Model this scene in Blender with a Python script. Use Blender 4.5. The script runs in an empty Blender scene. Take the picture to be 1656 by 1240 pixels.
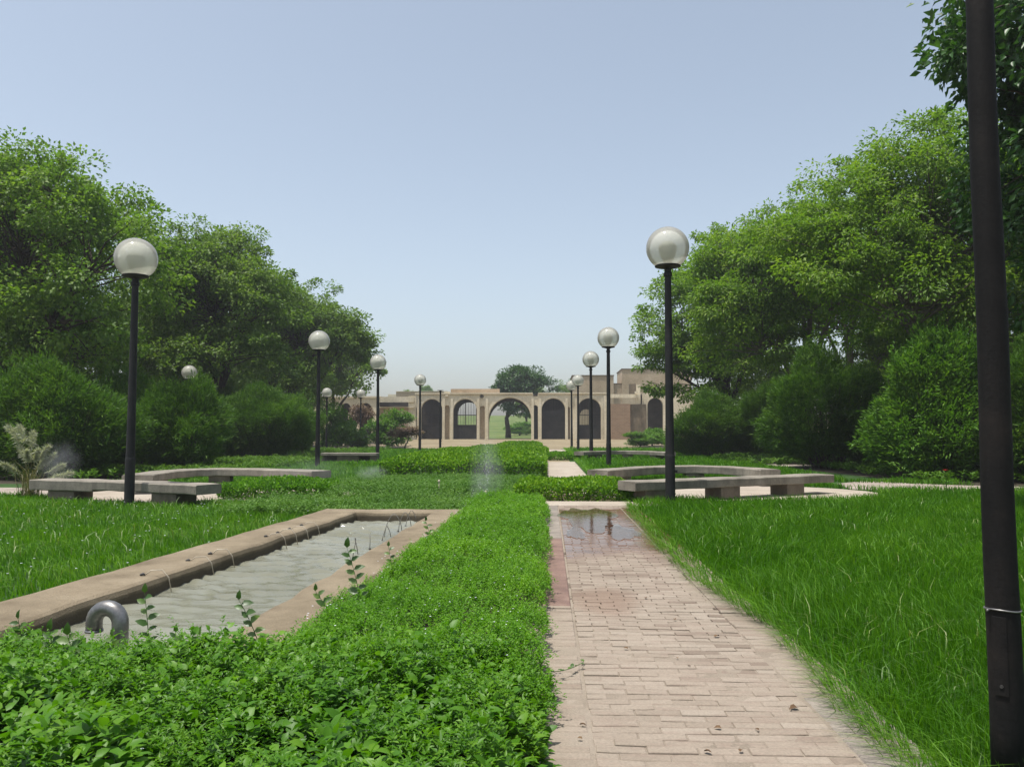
import bpy, bmesh, math, random
import numpy as np
from mathutils import Vector, Matrix

R = math.radians
SC = bpy.context.scene
COL = SC.collection
rng = np.random.default_rng(7)
random.seed(7)

# ------------------------------------------------------------------ camera
FPX, PW, PH = 1300.0, 1656.0, 1240.0
CAM_H = 1.35
cam = bpy.data.objects.new('camera', bpy.data.cameras.new('camera'))
COL.objects.link(cam)
cam.data.sensor_fit = 'HORIZONTAL'
cam.data.sensor_width = 36.0
cam.data.lens = 36.0 * FPX / PW
cam.data.clip_start = 0.05
cam.data.clip_end = 3000.0
cam.location = (0, 0, CAM_H)
cam.rotation_euler = (R(90) + math.atan(77 / FPX), 0, math.atan(57 / FPX))
SC.camera = cam
CM = cam.rotation_euler.to_matrix()

# ------------------------------------------------------------------ world, sun, exposure
SUN_EL, SUN_AZ = R(76), math.atan2(-0.72, -0.42)
w = bpy.data.worlds.new('World')
SC.world = w
w.use_nodes = True
wt = w.node_tree
sky = wt.nodes.new('ShaderNodeTexSky')
sky.sky_type = 'NISHITA'
sky.sun_disc = False
sky.sun_elevation = SUN_EL
sky.sun_rotation = SUN_AZ
sky.air_density = 1.0
sky.dust_density = 2.3
sky.ozone_density = 1.0
bg = wt.nodes['Background']
hs = wt.nodes.new('ShaderNodeHueSaturation')      # dusty air: the whole sky a little greyer
hs.inputs['Saturation'].default_value = 0.66
hs.inputs['Hue'].default_value = 0.492
hs.inputs['Value'].default_value = 1.0
wt.links.new(sky.outputs[0], hs.inputs['Color'])
wt.links.new(hs.outputs[0], bg.inputs[0])
bg.inputs[1].default_value = 0.15
sun = bpy.data.objects.new('sun', bpy.data.lights.new('sun', 'SUN'))
COL.objects.link(sun)
sun.data.energy = 4.4
sun.data.angle = R(0.5)
sun.data.color = (1.0, 0.96, 0.9)
SD = Vector((math.cos(SUN_EL) * math.sin(SUN_AZ), math.cos(SUN_EL) * math.cos(SUN_AZ), math.sin(SUN_EL)))
sun.rotation_euler = (-SD).to_track_quat('-Z', 'Y').to_euler()
sun.location = (0, 0, 40)
SC.view_settings.view_transform = 'Standard'
SC.view_settings.look = 'None'
SC.view_settings.exposure = 0.3
SC.view_settings.gamma = 1.0
SC.render.engine = 'CYCLES'
SC.cycles.max_bounces = 7
SC.cycles.diffuse_bounces = 4
SC.cycles.transparent_max_bounces = 12
SC.cycles.use_denoising = True
SC.cycles.caustics_reflective = False
SC.cycles.caustics_refractive = False


# ------------------------------------------------------------------ measuring helpers (photo pixel -> place)
def ray(u, v):
    return CM @ Vector(((u - PW / 2) / FPX, (PH / 2 - v) / FPX, -1.0))


def G(u, v, z=0.0):
    d = ray(u, v)
    t = (z - CAM_H) / d.z
    return Vector((d.x * t, d.y * t, z))


def P(u, v, Y):
    d = ray(u, v)
    t = Y / d.y
    return Vector((d.x * t, Y, CAM_H + d.z * t))


def gz(x, y):
    """height of the ground: level garden, a gentle rise up to the gatehouse"""
    t = np.clip((np.asarray(y, float) - 58.0) / 38.0, 0, 1)
    q = np.clip((np.asarray(y, float) - 118.0) / 120.0, 0, 1)
    return 0.35 * t * t * (3 - 2 * t) + 5.5 * q * q * (3 - 2 * q)


def wob(x, y, s=1.0, k=0.0):
    return (np.sin(x * 1.7 * s + 1.3 + k) * np.cos(y * 1.3 * s + 0.4 + k) + 0.6 * np.sin(x * 3.1 * s - y * 2.3 * s + 2 * k)
            + 0.4 * np.sin(x * 5.9 * s + y * 6.7 * s + k) + 0.3 * np.cos(x * 11.3 * s - y * 9.1 * s)) / 2.3


# ------------------------------------------------------------------ tags and objects
def tag(o, label=None, cat=None, group=None, kind=None):
    if label: o['label'] = label
    if cat: o['category'] = cat
    if group: o['group'] = group
    if kind: o['kind'] = kind
    return o


def empty(name, loc=(0, 0, 0), rz=0.0):
    o = bpy.data.objects.new(name, None)
    o.empty_display_size = 0.2
    o.location = loc
    o.rotation_euler = (0, 0, rz)
    COL.objects.link(o)
    return o


def np_mesh(name, V, F, mat, rnd=None, smooth=False):
    me = bpy.data.meshes.new(name)
    V = np.ascontiguousarray(V, np.float32)
    F = np.ascontiguousarray(F, np.int32)
    m, k = F.shape
    me.vertices.add(len(V))
    me.vertices.foreach_set('co', V.ravel())
    me.loops.add(m * k)
    me.loops.foreach_set('vertex_index', F.ravel())
    me.polygons.add(m)
    me.polygons.foreach_set('loop_start', np.arange(m, dtype=np.int32) * k)
    if smooth:
        me.polygons.foreach_set('use_smooth', np.ones(m, bool))
    me.update(calc_edges=True)
    if rnd is not None:
        a = me.attributes.new('rnd', 'FLOAT', 'POINT')
        a.data.foreach_set('value', np.ascontiguousarray(rnd, np.float32))
    if mat: me.materials.append(mat)
    return me


def put(name, me, parent=None, loc=None, rot=None):
    o = bpy.data.objects.new(name, me)
    COL.objects.link(o)
    if parent is not None: o.parent = parent
    if loc is not None: o.location = loc
    if rot is not None: o.rotation_euler = rot
    return o


class MB:
    """collects shapes; build() links them as one mesh object"""
    def __init__(s):
        s.v, s.f, s.r = [], [], []

    def add(s, vs, fs, r=0.5):
        n = len(s.v)
        s.v += [tuple(p) for p in vs]
        s.f += [tuple(i + n for i in f) for f in fs]
        s.r += [r] * len(vs)
        return s

    def box(s, a, b, r=0.5, c=0.0):
        """box from corner a to corner b; c chamfers the upper rim"""
        (x0, y0, z0), (x1, y1, z1) = a, b
        if c <= 0:
            return s.add([(x0, y0, z0), (x1, y0, z0), (x1, y1, z0), (x0, y1, z0), (x0, y0, z1), (x1, y0, z1), (x1, y1, z1), (x0, y1, z1)],
                         [(3, 2, 1, 0), (4, 5, 6, 7), (0, 1, 5, 4), (1, 2, 6, 5), (2, 3, 7, 6), (3, 0, 4, 7)], r)
        z2 = z1 - c
        return s.add([(x0, y0, z0), (x1, y0, z0), (x1, y1, z0), (x0, y1, z0), (x0, y0, z2), (x1, y0, z2), (x1, y1, z2), (x0, y1, z2),
                      (x0 + c, y0 + c, z1), (x1 - c, y0 + c, z1), (x1 - c, y1 - c, z1), (x0 + c, y1 - c, z1)],
                     [(3, 2, 1, 0), (8, 9, 10, 11), (0, 1, 5, 4), (1, 2, 6, 5), (2, 3, 7, 6), (3, 0, 4, 7),
                      (4, 5, 9, 8), (5, 6, 10, 9), (6, 7, 11, 10), (7, 4, 8, 11)], r)

    def tube(s, pts, radii, n=8, caps=True, r=0.5):
        pts = [Vector(p) for p in pts]
        if not hasattr(radii, '__len__'): radii = [radii] * len(pts)
        vs, fs = [], []
        ref = None
        for i, p in enumerate(pts):
            d = (pts[min(i + 1, len(pts) - 1)] - pts[max(i - 1, 0)]).normalized()
            if ref is None:
                ref = d.orthogonal().normalized()
            ref = (ref - d * ref.dot(d))
            ref = ref.normalized() if ref.length > 1e-6 else d.orthogonal().normalized()
            q = d.cross(ref)
            for k in range(n):
                a = 2 * math.pi * k / n
                vs.append(p + (ref * math.cos(a) + q * math.sin(a)) * radii[i])
        for i in range(len(pts) - 1):
            for k in range(n):
                fs.append((i * n + k, i * n + (k + 1) % n, (i + 1) * n + (k + 1) % n, (i + 1) * n + k))
        if caps:
            fs.append(tuple(range(n - 1, -1, -1)))
            fs.append(tuple((len(pts) - 1) * n + k for k in range(n)))
        return s.add(vs, fs, r)

    def lathe(s, prof, n=24, c=(0, 0, 0), r=0.5):
        vs, fs = [], []
        for (rad, z) in prof:
            for k in range(n):
                a = 2 * math.pi * k / n
                vs.append((c[0] + rad * math.cos(a), c[1] + rad * math.sin(a), c[2] + z))
        for i in range(len(prof) - 1):
            for k in range(n):
                fs.append((i * n + k, i * n + (k + 1) % n, (i + 1) * n + (k + 1) % n, (i + 1) * n + k))
        fs.append(tuple(range(n - 1, -1, -1)))
        fs.append(tuple((len(prof) - 1) * n + k for k in range(n)))
        return s.add(vs, fs, r)

    def sweep(s, pts, prof, r=0.5):
        """profile [(side, up)] swept along a level path"""
        pts = [Vector(p) for p in pts]
        n = len(prof)
        vs, fs = [], []
        for i, p in enumerate(pts):
            d = (pts[min(i + 1, len(pts) - 1)] - pts[max(i - 1, 0)])
            d.z = 0
            d.normalize()
            sd = Vector((d.y, -d.x, 0))
            for (a, b) in prof:
                vs.append(p + sd * a + Vector((0, 0, b)))
        for i in range(len(pts) - 1):
            for k in range(n):
                fs.append((i * n + k, (i + 1) * n + k, (i + 1) * n + (k + 1) % n, i * n + (k + 1) % n))
        fs.append(tuple(range(n)))
        fs.append(tuple((len(pts) - 1) * n + k for k in range(n - 1, -1, -1)))
        return s.add(vs, fs, r)

    def mesh(s, name, mat, smooth=False):
        me = bpy.data.meshes.new(name)
        me.from_pydata(s.v, [], s.f)
        if smooth:
            me.polygons.foreach_set('use_smooth', np.ones(len(me.polygons), bool))
        a = me.attributes.new('rnd', 'FLOAT', 'POINT')
        a.data.foreach_set('value', np.array(s.r, np.float32))
        if mat: me.materials.append(mat)
        bm = bmesh.new(); bm.from_mesh(me)
        bmesh.ops.recalc_face_normals(bm, faces=bm.faces[:])
        bm.to_mesh(me); bm.free()
        return me

    def build(s, name, mat, parent=None, smooth=False, loc=None):
        return put(name, s.mesh(name, mat, smooth), parent, loc)


# ------------------------------------------------------------------ materials
def new_mat(name):
    m = bpy.data.materials.new(name)
    m.use_nodes = True
    nt = m.node_tree
    for n in list(nt.nodes): nt.nodes.remove(n)
    out = nt.nodes.new('ShaderNodeOutputMaterial')
    return m, nt, out


def N(nt, t, **kw):
    n = nt.nodes.new(t)
    for k, v in kw.items():
        if k in ('operation', 'blend_type', 'data_type', 'attribute_name', 'feature', 'noise_dimensions', 'bands_direction', 'wave_type', 'clamp', 'musgrave_type'):
            setattr(n, k, v)
        else:
            n.inputs[k].default_value = v
    return n


def ramp(nt, src, stops):
    r = nt.nodes.new('ShaderNodeValToRGB')
    e = r.color_ramp.elements
    while len(e) < len(stops): e.new(0.5)
    for el, (p, c) in zip(e, stops):
        el.position = p
        el.color = (*c, 1) if len(c) == 3 else c
    nt.links.new(src, r.inputs[0])
    return r.outputs[0]


def mixc(nt, fac, a, b, mode='MIX'):
    m = nt.nodes.new('ShaderNodeMix')
    m.data_type = 'RGBA'
    m.blend_type = mode
    for sock, val in ((m.inputs[0], fac), (m.inputs[6], a), (m.inputs[7], b)):
        if isinstance(val, (int, float)):
            sock.default_value = val
        elif isinstance(val, (tuple, list)):
            sock.default_value = (*val, 1) if len(val) == 3 else val
        else:
            nt.links.new(val, sock)
    return m.outputs[2]


def math_(nt, op, a, b=None, c=None, clamp=False):
    m = nt.nodes.new('ShaderNodeMath')
    m.operation = op
    m.use_clamp = clamp
    for i, val in enumerate((a, b, c)):
        if val is None: continue
        if isinstance(val, (int, float)): m.inputs[i].default_value = val
        else: nt.links.new(val, m.inputs[i])
    return m.outputs[0]


def noise(nt, vec, scale, detail=4.0, rough=0.55, dist=0.0):
    n = nt.nodes.new('ShaderNodeTexNoise')
    n.inputs['Scale'].default_value = scale
    n.inputs['Detail'].default_value = detail
    n.inputs['Roughness'].default_value = rough
    n.inputs['Distortion'].default_value = dist
    if vec is not None: nt.links.new(vec, n.inputs['Vector'])
    return n.outputs['Fac']


def pos(nt):
    return nt.nodes.new('ShaderNodeNewGeometry').outputs['Position']


def bump(nt, h, strength, dist):
    b = nt.nodes.new('ShaderNodeBump')
    b.inputs['Strength'].default_value = strength
    b.inputs['Distance'].default_value = dist
    nt.links.new(h, b.inputs['Height'])
    return b.outputs[0]


def principled(nt, out, col, rough=0.8, spec=0.4, metal=0.0, normal=None):
    p = nt.nodes.new('ShaderNodeBsdfPrincipled')
    for sock, val in (('Base Color', col), ('Roughness', rough), ('Specular IOR Level', spec), ('Metallic', metal)):
        if isinstance(val, (int, float)): p.inputs[sock].default_value = val
        elif isinstance(val, (tuple, list)): p.inputs[sock].default_value = (*val, 1)
        else: nt.links.new(val, p.inputs[sock])
    if normal is not None: nt.links.new(normal, p.inputs['Normal'])
    if out is not None: nt.links.new(p.outputs[0], out.inputs[0])
    return p


def leaf_mat(name, dark, mid, light, trans=0.3, rough=0.42, spec=0.5, patch=0.6):
    """foliage: colour varies from leaf to leaf (rnd) and from patch to patch"""
    m, nt, out = new_mat(name)
    at = N(nt, 'ShaderNodeAttribute', attribute_name='rnd')
    nz = noise(nt, pos(nt), patch, 3.0)
    f = math_(nt, 'ADD', math_(nt, 'MULTIPLY', at.outputs['Fac'], 0.62), math_(nt, 'MULTIPLY', nz, 0.55))
    c = ramp(nt, f, [(0.22, dark), (0.58, mid), (0.95, light)])
    p = principled(nt, None, c, rough, spec)
    t = nt.nodes.new('ShaderNodeBsdfTranslucent')
    tc = mixc(nt, 1.0, c, (1.25, 1.35, 0.55), 'MULTIPLY')
    nt.links.new(tc, t.inputs[0])
    mx = nt.nodes.new('ShaderNodeMixShader')
    mx.inputs[0].default_value = trans
    nt.links.new(p.outputs[0], mx.inputs[1])
    nt.links.new(t.outputs[0], mx.inputs[2])
    nt.links.new(mx.outputs[0], out.inputs[0])
    return m


def rough_mat(name, c1, c2, c3, scale=3.0, fine=60.0, rough=0.85, bstr=0.4, bdist=0.01, spec=0.3, streak=False, vary=0.0, line=0.0):
    """weathered mineral or painted surface"""
    m, nt, out = new_mat(name)
    ps = pos(nt)
    a = noise(nt, ps, scale, 6.0, 0.62)
    b = noise(nt, ps, fine, 3.0, 0.6)
    c = ramp(nt, a, [(0.3, c1), (0.52, c2), (0.74, c3)])
    g = ramp(nt, b, [(0.3, (0.72, 0.72, 0.72)), (0.7, (1.15, 1.15, 1.15))])
    c = mixc(nt, 0.7, c, g, 'MULTIPLY')
    if streak:
        mp = nt.nodes.new('ShaderNodeMapping')
        mp.inputs['Scale'].default_value = (3.0, 3.0, 0.25)
        nt.links.new(ps, mp.inputs[0])
        st = noise(nt, mp.outputs[0], 1.6, 5.0, 0.7)
        c = mixc(nt, math_(nt, 'MULTIPLY', ramp(nt, st, [(0.5, (0, 0, 0)), (0.75, (1, 1, 1))]), 0.5), c, (0.06, 0.05, 0.04))
    if line:
        sz = nt.nodes.new('ShaderNodeSeparateXYZ'); nt.links.new(ps, sz.inputs[0])
        lv = math_(nt, 'ADD', sz.outputs[2], math_(nt, 'MULTIPLY', math_(nt, 'SUBTRACT', noise(nt, ps, 5.0, 4.0), 0.5), 0.06))
        mr = nt.nodes.new('ShaderNodeMapRange')
        nt.links.new(lv, mr.inputs[0])
        mr.inputs[1].default_value = line + 0.02; mr.inputs[2].default_value = line - 0.02
        c = mixc(nt, math_(nt, 'MULTIPLY', mr.outputs[0], 0.75), c, (0.05, 0.042, 0.03))
        sp = noise(nt, ps, 2.3, 6.0, 0.7)
        c = mixc(nt, math_(nt, 'MULTIPLY', ramp(nt, sp, [(0.54, (0, 0, 0)), (0.68, (1, 1, 1))]), 0.45), c, (0.10, 0.075, 0.05))
    if vary:
        at = N(nt, 'ShaderNodeAttribute', attribute_name='rnd')
        k = math_(nt, 'ADD', math_(nt, 'MULTIPLY', at.outputs['Fac'], vary * 2), 1 - vary)
        cc = nt.nodes.new('ShaderNodeCombineColor')
        for i in range(3): nt.links.new(k, cc.inputs[i])
        c = mixc(nt, 1.0, c, cc.outputs[0], 'MULTIPLY')
    h = math_(nt, 'ADD', b, math_(nt, 'MULTIPLY', a, 0.6))
    principled(nt, out, c, rough, spec, 0.0, bump(nt, h, bstr, bdist))
    return m


def brick_mat():
    """pale worn pavers, wet and darker where the sprinkler water runs across"""
    m, nt, out = new_mat('paver')
    ps = pos(nt)
    at = N(nt, 'ShaderNodeAttribute', attribute_name='rnd')
    base = ramp(nt, at.outputs['Fac'], [(0.0, (0.155, 0.115, 0.085)), (0.25, (0.22, 0.177, 0.134)), (0.6, (0.255, 0.21, 0.162)), (1.0, (0.29, 0.243, 0.192))])
    a = noise(nt, ps, 1.3, 5.0, 0.6)
    b = noise(nt, ps, 90.0, 3.0, 0.6)
    dust = ramp(nt, a, [(0.40, (0, 0, 0)), (0.62, (1, 1, 1))])
    c = mixc(nt, math_(nt, 'MULTIPLY', dust, 0.55), base, (0.28, 0.226, 0.176))
    g = ramp(nt, b, [(0.25, (0.7, 0.7, 0.7)), (0.7, (1.12, 1.12, 1.12))])
    c = mixc(nt, 0.8, c, g, 'MULTIPLY')
    mp = nt.nodes.new('ShaderNodeMapping')
    mp.inputs['Scale'].default_value = (1.0, 5.0, 1.0)
    nt.links.new(ps, mp.inputs[0])
    sg = noise(nt, mp.outputs[0], 5.0, 4.0, 0.6)
    c = mixc(nt, math_(nt, 'MULTIPLY', ramp(nt, sg, [(0.5, (0, 0, 0)), (0.66, (1, 1, 1))]), 0.35), c, (0.19, 0.13, 0.10))
    # wet tongue
    sep = nt.nodes.new('ShaderNodeSeparateXYZ')
    nt.links.new(ps, sep.inputs[0])
    wn = noise(nt, ps, 1.1, 4.0, 0.6)
    yy = math_(nt, 'ADD', sep.outputs[1], math_(nt, 'MULTIPLY', math_(nt, 'SUBTRACT', wn, 0.5), 4.5))
    wet1 = nt.nodes.new('ShaderNodeMapRange')
    wet1.interpolation_type = 'SMOOTHSTEP'
    nt.links.new(yy, wet1.inputs[0])
    wet1.inputs[1].default_value = 7.9; wet1.inputs[2].default_value = 9.3
    wet2 = nt.nodes.new('ShaderNodeMapRange')
    wet2.interpolation_type = 'SMOOTHSTEP'
    nt.links.new(yy, wet2.inputs[0])
    wet2.inputs[1].default_value = 13.9; wet2.inputs[2].default_value = 13.2
    wet = math_(nt, 'MULTIPLY', wet1.outputs[0], wet2.outputs[0])
    dx = math_(nt, 'SUBTRACT', sep.outputs[0], 0.42)
    dy = math_(nt, 'SUBTRACT', sep.outputs[1], 6.3)
    d2 = math_(nt, 'ADD', math_(nt, 'MULTIPLY', dx, dx), math_(nt, 'MULTIPLY', math_(nt, 'MULTIPLY', dy, dy), 0.25))
    damp = nt.nodes.new('ShaderNodeMapRange')
    damp.interpolation_type = 'SMOOTHSTEP'
    nt.links.new(math_(nt, 'ADD', d2, math_(nt, 'MULTIPLY', math_(nt, 'SUBTRACT', wn, 0.5), 0.25)), damp.inputs[0])
    damp.inputs[1].default_value = 0.13; damp.inputs[2].default_value = 0.01
    dk = math_(nt, 'MAXIMUM', wet, math_(nt, 'MULTIPLY', damp.outputs[0], 0.45))
    cw = mixc(nt, 1.0, c, (0.60, 0.40, 0.31), 'MULTIPLY')
    c = mixc(nt, dk, c, cw)
    rgh = nt.nodes.new('ShaderNodeMapRange')
    nt.links.new(wet, rgh.inputs[0])
    rgh.inputs[3].default_value = 0.88; rgh.inputs[4].default_value = 0.12
    bs = math_(nt, 'ADD', b, math_(nt, 'MULTIPLY', sg, 1.0))
    bn = bump(nt, bs, 0.25, 0.006)
    dry = math_(nt, 'SUBTRACT', 1.0, math_(nt, 'MULTIPLY', wet, 0.95))
    nt.links.new(math_(nt, 'MULTIPLY', dry, 0.25), bn.node.inputs['Strength'])
    principled(nt, out, c, rgh.outputs[0], 0.5, 0.0, bn)
    return m


M = {}
M['paver'] = brick_mat()
M['mortar'] = rough_mat('mortar', (0.05, 0.038, 0.028), (0.11, 0.085, 0.065), (0.20, 0.16, 0.125), 2.2, 60, 0.95)
M['sand'] = rough_mat('blown_sand', (0.19, 0.155, 0.118), (0.25, 0.208, 0.162), (0.295, 0.25, 0.20), 2.2, 120, 0.95)
M['slab_red'] = rough_mat('red_slab', (0.13, 0.08, 0.065), (0.19, 0.12, 0.095), (0.27, 0.19, 0.15), 4, 80, 0.7, vary=0.1)
M['slab_grey'] = rough_mat('grey_slab', (0.15, 0.13, 0.11), (0.22, 0.19, 0.16), (0.29, 0.25, 0.21), 4, 80, 0.8, vary=0.1)
M['paving'] = rough_mat('pale_paving', (0.29, 0.24, 0.19), (0.36, 0.31, 0.25), (0.42, 0.37, 0.305), 1.2, 50, 0.9)
M['gravel'] = rough_mat('gravel', (0.22, 0.18, 0.15), (0.32, 0.27, 0.23), (0.40, 0.35, 0.30), 2, 40, 0.95, 0.6, 0.02)
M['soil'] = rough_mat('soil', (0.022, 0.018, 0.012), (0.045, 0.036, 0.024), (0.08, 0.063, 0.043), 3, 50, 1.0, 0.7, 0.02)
M['earth'] = rough_mat('dry_earth', (0.16, 0.125, 0.07), (0.23, 0.185, 0.11), (0.29, 0.24, 0.155), 0.25, 6, 0.95)
M['turf'] = rough_mat('turf', (0.018, 0.045, 0.008), (0.03, 0.075, 0.014), (0.055, 0.105, 0.025), 1.5, 30, 1.0, 0.6, 0.03)
M['far_turf'] = rough_mat('far_turf', (0.06, 0.10, 0.02), (0.10, 0.14, 0.03), (0.18, 0.18, 0.07), 0.2, 12, 1.0, 0.6, 0.05)
M['rim'] = rough_mat('washed_concrete', (0.145, 0.115, 0.075), (0.235, 0.19, 0.128), (0.30, 0.25, 0.175), 1.6, 95, 0.95, 1.0, 0.012, spec=0.2, streak=False, line=0.10)
M['bench'] = rough_mat('bench_concrete', (0.13, 0.118, 0.096), (0.24, 0.215, 0.175), (0.34, 0.308, 0.255), 2.2, 50, 0.9, 0.6, 0.012, streak=True)
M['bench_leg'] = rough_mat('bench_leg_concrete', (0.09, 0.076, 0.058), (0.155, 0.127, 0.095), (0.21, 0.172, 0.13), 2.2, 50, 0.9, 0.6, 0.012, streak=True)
M['pole'] = rough_mat('dark_pole_paint', (0.010, 0.010, 0.011), (0.016, 0.016, 0.017), (0.028, 0.025, 0.024), 5, 70, 0.6, 0.35, 0.004, 0.25)
M['big_pole'] = rough_mat('rusty_pole_paint', (0.006, 0.006, 0.006), (0.010, 0.0095, 0.0095), (0.020, 0.0165, 0.015), 4, 55, 0.75, 0.5, 0.004, 0.15)
M['bark'] = rough_mat('bark', (0.035, 0.027, 0.02), (0.07, 0.055, 0.042), (0.12, 0.098, 0.078), 6, 40, 0.95, 0.8, 0.03)
M['pale_bark'] = rough_mat('pale_bark', (0.09, 0.075, 0.06), (0.17, 0.145, 0.115), (0.26, 0.225, 0.185), 6, 40, 0.95, 0.8, 0.03)
M['steel'] = rough_mat('dull_steel', (0.16, 0.155, 0.15), (0.25, 0.245, 0.24), (0.36, 0.35, 0.34), 9, 50, 0.42, 0.2, 0.003, 0.5)
for nd in M['steel'].node_tree.nodes:
    if nd.type == 'BSDF_PRINCIPLED': nd.inputs['Metallic'].default_value = 0.75
M['plaster'] = rough_mat('sand_plaster', (0.55, 0.475, 0.33), (0.70, 0.62, 0.455), (0.76, 0.69, 0.54), 0.35, 6, 0.92, 0.3, 0.02, streak=False)
M['plaster_tan'] = rough_mat('tan_plaster', (0.36, 0.275, 0.175), (0.47, 0.37, 0.25), (0.54, 0.44, 0.31), 0.4, 6, 0.92, 0.3, 0.02)
M['plaster_old'] = rough_mat('stained_shade_plaster', (0.12, 0.10, 0.065), (0.19, 0.15, 0.10), (0.26, 0.205, 0.14), 0.6, 6, 0.95, 0.3, 0.02, streak=True)  # streaked plaster; its dark tone also carries the screen wall bay's shade
M['gate'] = rough_mat('dark_gate_metal', (0.02, 0.017, 0.015), (0.032, 0.028, 0.025), (0.05, 0.043, 0.037), 2, 20, 0.7)
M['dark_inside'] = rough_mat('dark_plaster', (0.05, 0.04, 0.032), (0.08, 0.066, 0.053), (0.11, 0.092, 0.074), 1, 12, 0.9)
M['dry'] = rough_mat('dry_leaf', (0.06, 0.035, 0.018), (0.12, 0.07, 0.035), (0.2, 0.13, 0.06), 20, 90, 0.8)
M['tube_pale'] = rough_mat('pale_hose', (0.35, 0.30, 0.23), (0.45, 0.39, 0.30), (0.55, 0.49, 0.40), 9, 60, 0.5)
M['tube_dark'] = rough_mat('dark_hose', (0.03, 0.03, 0.03), (0.055, 0.052, 0.05), (0.09, 0.085, 0.08), 9, 60, 0.4)
M['wire'] = rough_mat('grey_wire', (0.13, 0.12, 0.10), (0.20, 0.185, 0.16), (0.28, 0.26, 0.22), 9, 60, 0.4)
M['flower'] = rough_mat('white_petal', (0.6, 0.62, 0.72), (0.7, 0.72, 0.8), (0.8, 0.8, 0.85), 5, 30, 0.6)
M['red_flower'] = rough_mat('red_petal', (0.4, 0.02, 0.015), (0.5, 0.03, 0.02), (0.6, 0.05, 0.03), 5, 30, 0.6)

M['grass'] = leaf_mat('lawn_blade', (0.034, 0.115, 0.004), (0.075, 0.205, 0.009), (0.16, 0.31, 0.024), 0.36, 0.5, 0.22, 0.35)
M['grass_dry'] = leaf_mat('dry_edge_blade', (0.05, 0.13, 0.015), (0.11, 0.19, 0.035), (0.22, 0.27, 0.08), 0.3, 0.45, 0.4, 0.6)
M['cover'] = leaf_mat('cover_leaf', (0.034, 0.115, 0.003), (0.09, 0.235, 0.007), (0.185, 0.36, 0.02), 0.40, 0.5, 0.28, 0.9)
M['cover_near'] = leaf_mat('broad_cover_leaf', (0.026, 0.094, 0.004), (0.074, 0.2, 0.008), (0.165, 0.32, 0.022), 0.40, 0.46, 0.34, 1.5)
M['weed'] = leaf_mat('misted_weed_leaf', (0.035, 0.1, 0.012), (0.075, 0.175, 0.022), (0.15, 0.26, 0.05), 0.3, 0.5, 0.25, 0.9)  # the greying by sprinkler mist is put into the leaf colour
M['hedge'] = leaf_mat('hedge_leaf', (0.05, 0.14, 0.003), (0.115, 0.26, 0.007), (0.23, 0.38, 0.016), 0.40, 0.48, 0.28, 0.8)
M['sprig'] = leaf_mat('sprig_leaf', (0.03, 0.08, 0.012), (0.07, 0.14, 0.025), (0.14, 0.22, 0.045), 0.35, 0.4, 0.5, 3)
M['tree_olive'] = leaf_mat('olive_tree_leaf', (0.050, 0.118, 0.012), (0.115, 0.215, 0.024), (0.22, 0.32, 0.042), 0.48, 0.5, 0.3, 0.35)
M['tree_dull'] = leaf_mat('dull_tree_leaf', (0.052, 0.112, 0.016), (0.11, 0.195, 0.028), (0.205, 0.29, 0.05), 0.46, 0.5, 0.3, 0.35)
M['tree_green'] = leaf_mat('green_tree_leaf', (0.055, 0.125, 0.01), (0.12, 0.225, 0.018), (0.235, 0.335, 0.034), 0.48, 0.5, 0.3, 0.35)
M['tree_dark'] = leaf_mat('dark_tree_leaf', (0.018, 0.06, 0.012), (0.036, 0.1, 0.02), (0.075, 0.16, 0.032), 0.28, 0.42, 0.4, 0.35)
M['bush'] = leaf_mat('feathery_bush_leaf', (0.032, 0.085, 0.01), (0.068, 0.155, 0.016), (0.14, 0.245, 0.026), 0.34, 0.55, 0.2, 0.5)
M['bush_bright'] = leaf_mat('bright_bush_leaf', (0.04, 0.12, 0.01), (0.09, 0.21, 0.016), (0.18, 0.31, 0.034), 0.34, 0.5, 0.3, 0.5)
M['bronze'] = leaf_mat('bronze_leaf', (0.10, 0.065, 0.05), (0.18, 0.12, 0.09), (0.30, 0.22, 0.17), 0.25, 0.5, 0.3, 0.8)
M['plume'] = leaf_mat('plume_hair', (0.32, 0.33, 0.28), (0.46, 0.47, 0.41), (0.60, 0.61, 0.55), 0.4, 0.6, 0.2, 2)
M['straw'] = leaf_mat('straw_blade', (0.07, 0.09, 0.03), (0.14, 0.14, 0.06), (0.26, 0.23, 0.12), 0.3, 0.5, 0.3, 2)


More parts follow.
